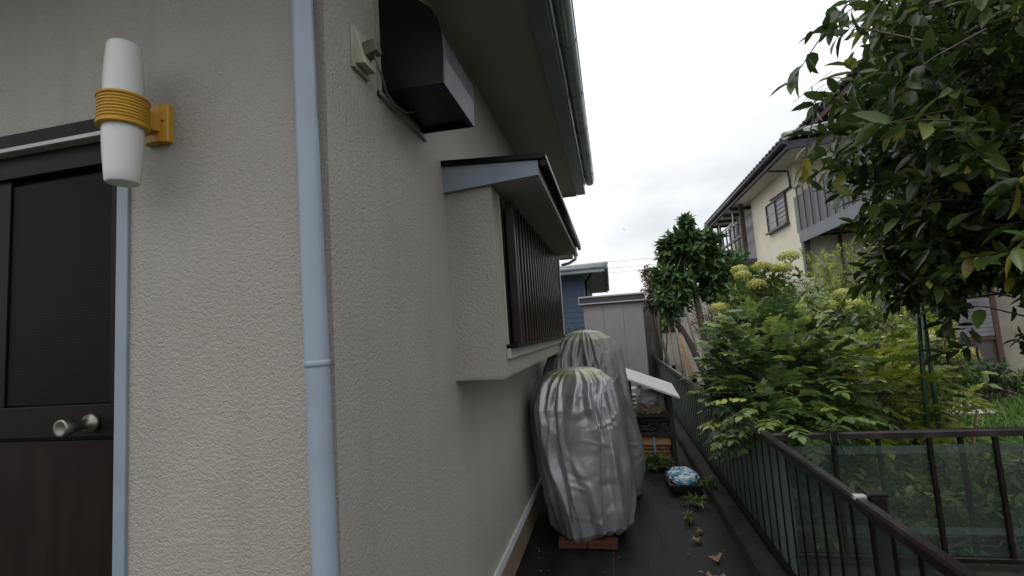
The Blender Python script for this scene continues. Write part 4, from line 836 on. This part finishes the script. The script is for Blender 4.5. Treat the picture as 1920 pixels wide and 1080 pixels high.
# bright shrub with compound leaves leaning over the fence
SA = thing('compound_leaf_shrub', 'dense bright green shrub with feathery compound leaves spilling over the alley fence', 'shrub', (2.2, 3.6, 0))
Pa, Da = ell((2.08, 3.45, 1.02), (.62, .75, .62), 620, .35)
Pb, Db = ell((1.86, 2.75, .86), (.34, .42, .24), 60, .4); Db += [[-.4, -.4, -.1]]
Pc = np.array([(1.75, 2.3, .92), (1.66, 2.45, .95), (1.82, 2.22, .9), (1.95, 2.2, .92), (1.7, 2.6, 1.0), (1.62, 2.7, .9), (2.1, 2.25, .93)]); Dc = np.array([(-.5, -.6, .1), (-.9, -.1, 0), (-.1, -.9, .1), (.5, -.7, .2), (-.8, .2, .2), (-.9, -.2, -.3), (.8, -.5, .2)])
keep = (Pa[:, 0] > 1.62); Pa, Da = Pa[keep], Da[keep]
foliage(SA, pinnate(np.concatenate([Pa, Pb, Pc]), np.concatenate([Da, Db, Dc]), 5, .20, .082), T_OVAL, 'leaf_bright', 300)
stems(SA, (2.2, 3.6, 0), np.concatenate([Pa, Pb, Pc]), 'bark', .012, .003, n=40)
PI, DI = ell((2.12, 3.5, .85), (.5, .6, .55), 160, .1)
foliage(SA, pinnate(PI, DI, 5, .22, .085), T_OVAL, 'leaf_dark', 0, 'inner_foliage')  # shade inside the shrub, put into a darker leaf colour
# yellow-green shrub beside it
SB = thing('yellow_green_shrub', 'loose yellow-green shrub with drooping compound leaves right of the bright shrub', 'shrub', (3.0, 3.6, 0))
Pa, Da = ell((2.85, 3.55, .78), (.62, .62, .56), 400, .3)
foliage(SB, pinnate(Pa, Da, 5, .22, .08, .45), T_OVAL, 'leaf_yellowish', 160)
stems(SB, (3.0, 3.6, 0), Pa, 'bark', .014, .003, n=40)

# hydrangea bushes with domed flower heads
def hydrangea(label, base, c, r, heads, n, lm, hr=.11, nobj=120):
    T = thing('hydrangea_bush', label, 'bush', base, 'hydrangea bushes in the garden'); P, D = ell(c, r, n, .35, jit=.2)
    P = np.concatenate([P, np.array(heads) - [0, 0, .1], np.array(heads) - [.1, .05, .18], np.array(heads) - [-.1, 0, .2]]); D = np.concatenate([D, np.tile([[0, 0, 1.]], (3 * len(heads), 1))])
    foliage(T, shoots(P, D, 9, .16, .105, .25, .95), T_MID, lm, nobj); stems(T, base, np.concatenate([P, np.array(heads)]), 'bark', .010, .003, n=30)
    for h in heads:
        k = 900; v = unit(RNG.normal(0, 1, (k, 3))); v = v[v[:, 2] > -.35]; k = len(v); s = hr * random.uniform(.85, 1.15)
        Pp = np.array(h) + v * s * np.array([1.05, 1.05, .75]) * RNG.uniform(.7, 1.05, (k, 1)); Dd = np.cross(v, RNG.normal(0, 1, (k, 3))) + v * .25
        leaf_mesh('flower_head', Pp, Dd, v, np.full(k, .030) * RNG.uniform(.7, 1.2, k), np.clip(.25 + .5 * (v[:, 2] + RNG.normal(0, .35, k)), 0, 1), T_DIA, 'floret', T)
    return T
hydrangea('tall hydrangea bush with yellow-green flower heads below the window of the cream house', (2.8, 5.7, 0), (2.75, 5.6, 1.42), (.72, .65, .68), [(2.16, 5.5, 1.73), (2.48, 5.5, 2.14), (2.72, 5.5, 2.24), (2.86, 5.5, 2.20), (3.0, 5.6, 2.2), (3.12, 5.7, 2.36), (2.6, 5.4, 2.0), (2.55, 5.9, 2.25)], 420, 'leaf_mid')
hydrangea('hydrangea bush with a few round heads in front of the balcony post', (3.7, 5.6, 0), (3.6, 5.7, 1.1), (.62, .6, .62), [(3.62, 5.5, 1.80), (3.45, 5.5, 1.66), (3.28, 5.5, 1.54), (3.85, 5.8, 1.66)], 330, 'leaf_mid')
hydrangea('low hydrangea bush with green heads between the two green stakes and the outbuilding', (4.0, 4.9, 0), (3.95, 4.8, .85), (.5, .5, .42), [(3.6, 4.5, 1.2), (3.93, 4.5, 1.2), (4.2, 4.5, 1.06), (3.95, 4.6, 1.27)], 160, 'leaf_mid', .12, 60)
# brownish bush, reddish shrub, back garden masses
def bush(name, label, cat, base, c, r, n, per, L, size, tm, m, inner=.4, droop=.2, group=None, bark='bark', ns=40, trunk=None, extra=None):
    T = thing(name, label, cat, base, group); P, D = ell(c, r, n, inner)
    if extra:
        for e in extra:
            P_, D_ = ell(e[0], e[1], e[2], inner); P = np.concatenate([P, P_]); D = np.concatenate([D, D_])
    foliage(T, shoots(P, D, per, L, size, droop), tm, m)
    if trunk:
        MB().tube(trunk[0], trunk[1], 10).obj('trunk', bark, T)
        top = Vector(trunk[0][-1]); stems(T, top, P, bark, trunk[1][-1] * .6, .005, n=ns)
    else: stems(T, base, P, bark, .012, .004, n=ns)
    return T
bush('brown_fern_bush', 'rusty brown fine-leaved bush with one yellow-green flower head below it', 'bush', (2.25, 6.6, 0), (2.25, 6.5, 1.58), (.36, .4, .36), 130, 14, .16, .045, T_LONG, 'leaf_brown')
bush('reddish_shrub', 'sparse reddish shrub rising above the right end of the shed roof', 'shrub', (1.75, 9.9, 0), (1.72, 9.6, 2.28), (.32, .3, .55), 150, 11, .16, .095, T_LONG, 'leaf_red', extra=[((1.58, 9.5, 2.72), (.14, .15, .26), 14)], ns=9)
bush('evergreen_tree', 'dark evergreen tree with drooping leaf rosettes and a pale trunk behind the shed', 'tree', (2.45, 8.1, 0), (2.2, 8.0, 3.05), (.48, .42, .30), 110, 13, .15, .165, T_MID, 'leaf_evergreen', .3, .3, bark='bark_pale', trunk=([(2.5, 8.1, 0), (2.42, 8.05, .8), (2.33, 8.0, 1.7), (2.25, 8.0, 2.4), (2.22, 8.0, 3.0)], [.075, .065, .06, .05, .03]),
     extra=[((2.24, 7.9, 3.42), (.15, .15, .17), 16), ((1.98, 8.0, 2.35), (.42, .38, .42), 110), ((2.5, 8.0, 2.72), (.38, .3, .3), 70), ((1.85, 8.0, 2.85), (.16, .2, .12), 9), ((2.62, 8.0, 3.1), (.2, .2, .14), 12)])
bush('evergreen_tree', 'second evergreen tree with lance-shaped leaves between the first and the cream house', 'tree', (2.95, 8.3, 0), (2.85, 8.1, 2.3), (.55, .45, .5), 240, 14, .17, .14, T_MID, 'leaf_evergreen', .3, .25, bark='bark_pale', trunk=([(3.0, 8.3, 0), (2.92, 8.2, 1.0), (2.85, 8.1, 2.0)], [.06, .055, .04]), extra=[((3.15, 8.6, 2.65), (.3, .3, .35), 30)])
bush('leaning_tree', 'small leaning tree with a dark curved trunk behind the end of the alley fence', 'tree', (2.25, 6.9, 0), (1.85, 7.9, 2.0), (.36, .4, .36), 70, 12, .15, .12, T_MID, 'leaf_evergreen', .3, .3, bark='bark_dark', trunk=([(2.35, 6.9, 0), (2.2, 7.2, .6), (2.05, 7.5, 1.2), (1.95, 7.7, 1.5), (1.72, 7.8, 1.75)], [.06, .055, .05, .04, .03]))
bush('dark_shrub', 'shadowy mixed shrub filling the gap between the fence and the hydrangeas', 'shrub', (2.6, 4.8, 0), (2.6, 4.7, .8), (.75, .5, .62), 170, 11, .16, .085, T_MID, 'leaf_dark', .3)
bush('mottled_shrub', 'mottled green and tan shrub rising behind the two green stakes', 'shrub', (3.6, 4.3, 0), (3.45, 4.35, .95), (.58, .45, .52), 190, 12, .14, .055, T_LONG, 'leaf_brown', .3)
bush('yellow_bush', 'feathery yellow-green bush beneath the balcony of the cream house', 'bush', (5.0, 8.9, 0), (4.85, 8.5, 1.95), (.85, .7, .95), 420, 14, .2, .075, T_LONG, 'leaf_yellowish', .3)
bush('feathery_shrub', 'mottled olive shrub behind the hydrangea heads, left of the outbuilding window', 'shrub', (5.0, 7.0, 0), (4.75, 6.9, 1.15), (.85, .5, .75), 360, 12, .18, .07, T_MID, 'leaf_yellowish', .3)
bush('olive_shrub', 'olive leafy shrub between the hydrangeas and the balcony post', 'shrub', (3.6, 6.9, 0), (3.5, 6.8, 1.25), (.85, .5, .75), 320, 12, .18, .08, T_MID, 'leaf_mid', .3)
bush('back_shrub', 'green and russet shrub at the foot of the cream house wall', 'shrub', (4.6, 10.5, 0), (4.2, 10.2, 1.7), (.9, .8, 1.0), 320, 14, .25, .09, T_MID, 'leaf_mid', .3)
bush('green_weed_clump', 'bright green leafy clump growing at the edge of the red soil', 'plant', (6.9, 7.6, 0), (6.9, 7.6, .28), (.55, .4, .32), 90, 9, .12, .07, T_MID, 'leaf_bright', .2)
bush('dark_border_shrub', 'dark low shrub along the far side of the lawn below the outbuilding', 'shrub', (6.2, 7.9, 0), (6.0, 7.6, .45), (1.1, .3, .42), 150, 10, .15, .08, T_MID, 'leaf_dark', .2)
bush('gap_shrub', 'small green shrub between the house and the blue neighbour, above the covers', 'shrub', (.1, 8.7, 0), (0.0, 8.6, 1.35), (.3, .3, .42), 90, 12, .14, .06, T_LONG, 'leaf_dark', .2)
bush('fence_creeper', 'low leafy plants at the foot of the netted cross fence', 'plant', (2.5, 2.45, 0), (2.6, 2.5, .22), (1.1, .22, .22), 170, 9, .1, .07, T_MID, 'leaf_bright', .2)
bush('netting_plant', 'mid green plants crowding the garden right behind the cross fence', 'plant', (3.3, 2.8, 0), (3.3, 2.85, .3), (.9, .35, .28), 160, 9, .12, .09, T_LONG, 'leaf_mid', .2)
# small weeds by the rack and kerb
def weed(label, c, r, n, size, m='leaf_bright', group='weeds on the alley sheet'):
    T = thing('weed', label, 'weed', (c[0], c[1], 0), group); P, D = ell(c, r, n, .2, -.2); foliage(T, shoots(P, D, 9, .06, size, .15), T_LONG, m); stems(T, (c[0], c[1], 0), P, 'stake_green', .003, .001, n=14, bend=.02)
weed('ferny green weed growing in front of the firewood rack', (1.13, 4.42, .07), (.17, .14, .12), 70, .055)
weed('small leafy weed on the path in front of the tray', (1.33, 3.35, .05), (.10, .12, .05), 12, .05)
weed('tiny weed against the kerb beside the tray', (1.50, 3.55, .12), (.08, .14, .07), 14, .05, 'leaf_mid')
weed('broad-leaved seedling on the path near the tray', (1.22, 3.0, .03), (.07, .06, .03), 6, .05, 'leaf_mid')

# grass and strap-leaved tufts
n = 26000; X = RNG.uniform(3.0, 9.5, n); Y = RNG.uniform(2.5, 8.6, n); k = (Y < 7.4 + .5 * np.sin(X)); X, Y = X[k], Y[k]; n = len(X)
leaf_mesh('grass', np.stack([X, Y, np.full(n, .0)], 1), np.stack([RNG.normal(0, .5, n), RNG.normal(0, .5, n), np.full(n, 1.)], 1), RNG.normal(0, 1, (n, 3)) + [[.01, .01, 0]], RNG.uniform(.08, .26, n), RNG.beta(2, 2.5, n), tmpl(.07, .35, .02, (0, .5, 1), (1, .8, .05)), 'grass_blade', None, kind='stuff', label='green lawn grass beyond the cross fence', cat='grass')
def tuft(label, c, n, L, m='blade_pale'):
    a = RNG.uniform(0, 6.28, n); D = np.stack([np.cos(a), np.sin(a), RNG.uniform(.5, 1.6, n)], 1)
    o = leaf_mesh('strap_leaf_plant', np.tile([c], (n, 1)) + RNG.normal(0, .03, (n, 3)) * [1, 1, 0], D, np.array([[0, 0, 1.]]) + RNG.normal(0, .2, (n, 3)), L * RNG.uniform(.6, 1.2, n), RNG.uniform(0, 1, n), tmpl(.055, .75, .02, (0, .25, .5, .75, 1), (.8, 1, .9, .6, .05)), m, None)
    tag(o, label, 'plant', 'strap-leaved clumps in the lawn')
tuft('striped strap-leaved clump left of the two green stakes', (2.95, 3.35, 0), 90, .75); tuft('pale strap-leaved clump between the green stakes', (3.35, 3.5, 0), 80, .7); tuft('green strap-leaved clump right of the green stakes', (3.75, 3.6, 0), 80, .72, 'grass_blade'); tuft('arching green clump under the overhanging tree', (4.35, 3.7, 0), 90, .7, 'grass_blade')
# stakes
for lab, a, b in (('straight green garden stake, the left one of the pair', (2.95, 3.0, 0), (3.07, 3.0, 2.1)), ('straight green garden stake, the right one of the pair', (3.09, 3.05, 0), (3.10, 3.05, 1.95))):
    MB().tube([a, b], .0165, 12).obj('garden_stake', 'stake_green', label=lab, cat='stake', group='green garden stakes')
MB().tube([(3.28, 3.0, 0), (3.25, 3.0, .5), (3.32, 3.0, .8), (3.22, 3.0, 1.0)], [.012, .01, .007, .004], 8).obj('bare_sapling', 'wood_pale', label='thin bare sapling stem right of the green stakes', cat='sapling')
# poles and sticks leaning behind the far fence
SG = 'canes and boards leaning behind the far fence'
for i, (x, y, dx, r, m, lab, nm) in enumerate(((1.95, 7.2, -.10, .02, 'wood_pale', 'pale board leaning beside the dark curved trunk', 'leaning_board'), (2.02, 7.15, -.16, .028, 'wood_pale', 'wide tan board leaning right of the pale one', 'leaning_board'), (1.9, 7.6, -.05, .015, 'wood_pale', 'tall straight cane left of the leaning boards', 'garden_cane'), (1.84, 7.7, .0, .012, 'bark_pale', 'thin upright cane beside the tall straight one', 'garden_cane'), (1.78, 8.0, -.02, .013, 'wood_pale', 'thin pale cane nearest the grey panel wall', 'garden_cane'), (2.2, 7.4, -.20, .022, 'bark_pale', 'pale grey pole leaning right of the dark trunk', 'garden_cane'))):
    MB().tube([(x + .1, y, 0), (x + dx, y, 1.25 + .12 * i)], r, 6).obj(nm, m, label=lab, cat='board' if nm == 'leaning_board' else 'cane', group=SG)
MB().tube([(1.75, 8.3, 0), (1.72, 8.3, .9), (1.62, 8.3, 1.4), (1.66, 8.3, 1.9)], [.03, .028, .02, .012], 8).obj('bare_sapling', 'bark_pale', label='thin crooked pale sapling next to the grey panel wall', cat='sapling')
blob((5.45, 6.7, .1), (.30, .18, .07), None, 5, n=30, k=.3, fr=4).obj('white_sheet', 'cream_wall', label='pale crumpled sheet lying on the lawn behind the stakes', cat='sheet')

# ---------------------------------------------------------------- far hills, wires, bird
hl = []; 
for k in range(9000):
    x = random.uniform(-12, 30); y = random.uniform(78, 92); h = 5.6 + 1.1 * noise.noise(Vector((x * .16, 3, 0))) + .7 * noise.noise(Vector((x * .6, 1, 0))); hl.append((x, y, random.uniform(0, 1) ** .4 * (h + .02 * (y - 78))))
hl = np.array(hl); nn = len(hl)
leaf_mesh('distant_wood', hl, RNG.normal(0, 1, (nn, 3)), RNG.normal(0, 1, (nn, 3)), RNG.uniform(.5, 1.1, nn), RNG.uniform(0, .8, nn), T_DIA, 'leaf_mid', None, kind='stuff', label='far treeline above the shed roof', cat='trees')
hv = []; 
for i in range(81):
    x = -120 + 3 * i; hv += [(x, 90, -1), (x, 90, 5.0 + 1.2 * noise.noise(Vector((x * .1, 3, 0)))), (x, 130, 5.5)]
MB().add(hv, [(i * 3 + k, i * 3 + 3 + k, i * 3 + 4 + k, i * 3 + 1 + k) for i in range(80) for k in range(2)], True).obj('hill', 'hill_green', kind='structure')
for z0, lab in ((8.0, 'lowest of the three power lines above the shed'), (8.55, 'middle one of the three power lines above the shed'), (9.3, 'highest of the three power lines above the shed')):
    MB().tube([(-30 + 8 * i, 55, z0 + .012 * (i - 4) ** 2 - i * .04) for i in range(10)], .018, 5).obj('power_line', 'wire', label=lab, cat='power line', group='power lines beyond the shed')
bd = MB(); bd.add([(0, -.1, 0), (.05, 0, .03), (0, .14, 0), (-.05, 0, .03), (.38, .02, .16), (-.36, .04, .14), (0, .0, -.04)], [(0, 1, 3), (1, 2, 3), (1, 4, 2), (3, 2, 5), (0, 6, 1), (0, 3, 6), (1, 6, 2), (2, 6, 3)])
bo = bd.obj('bird', 'wire', label='small dark bird gliding in the sky above the shed', cat='bird'); bo.location = (3.0, 52, 12.1); bo.rotation_euler = (.3, .4, .5)
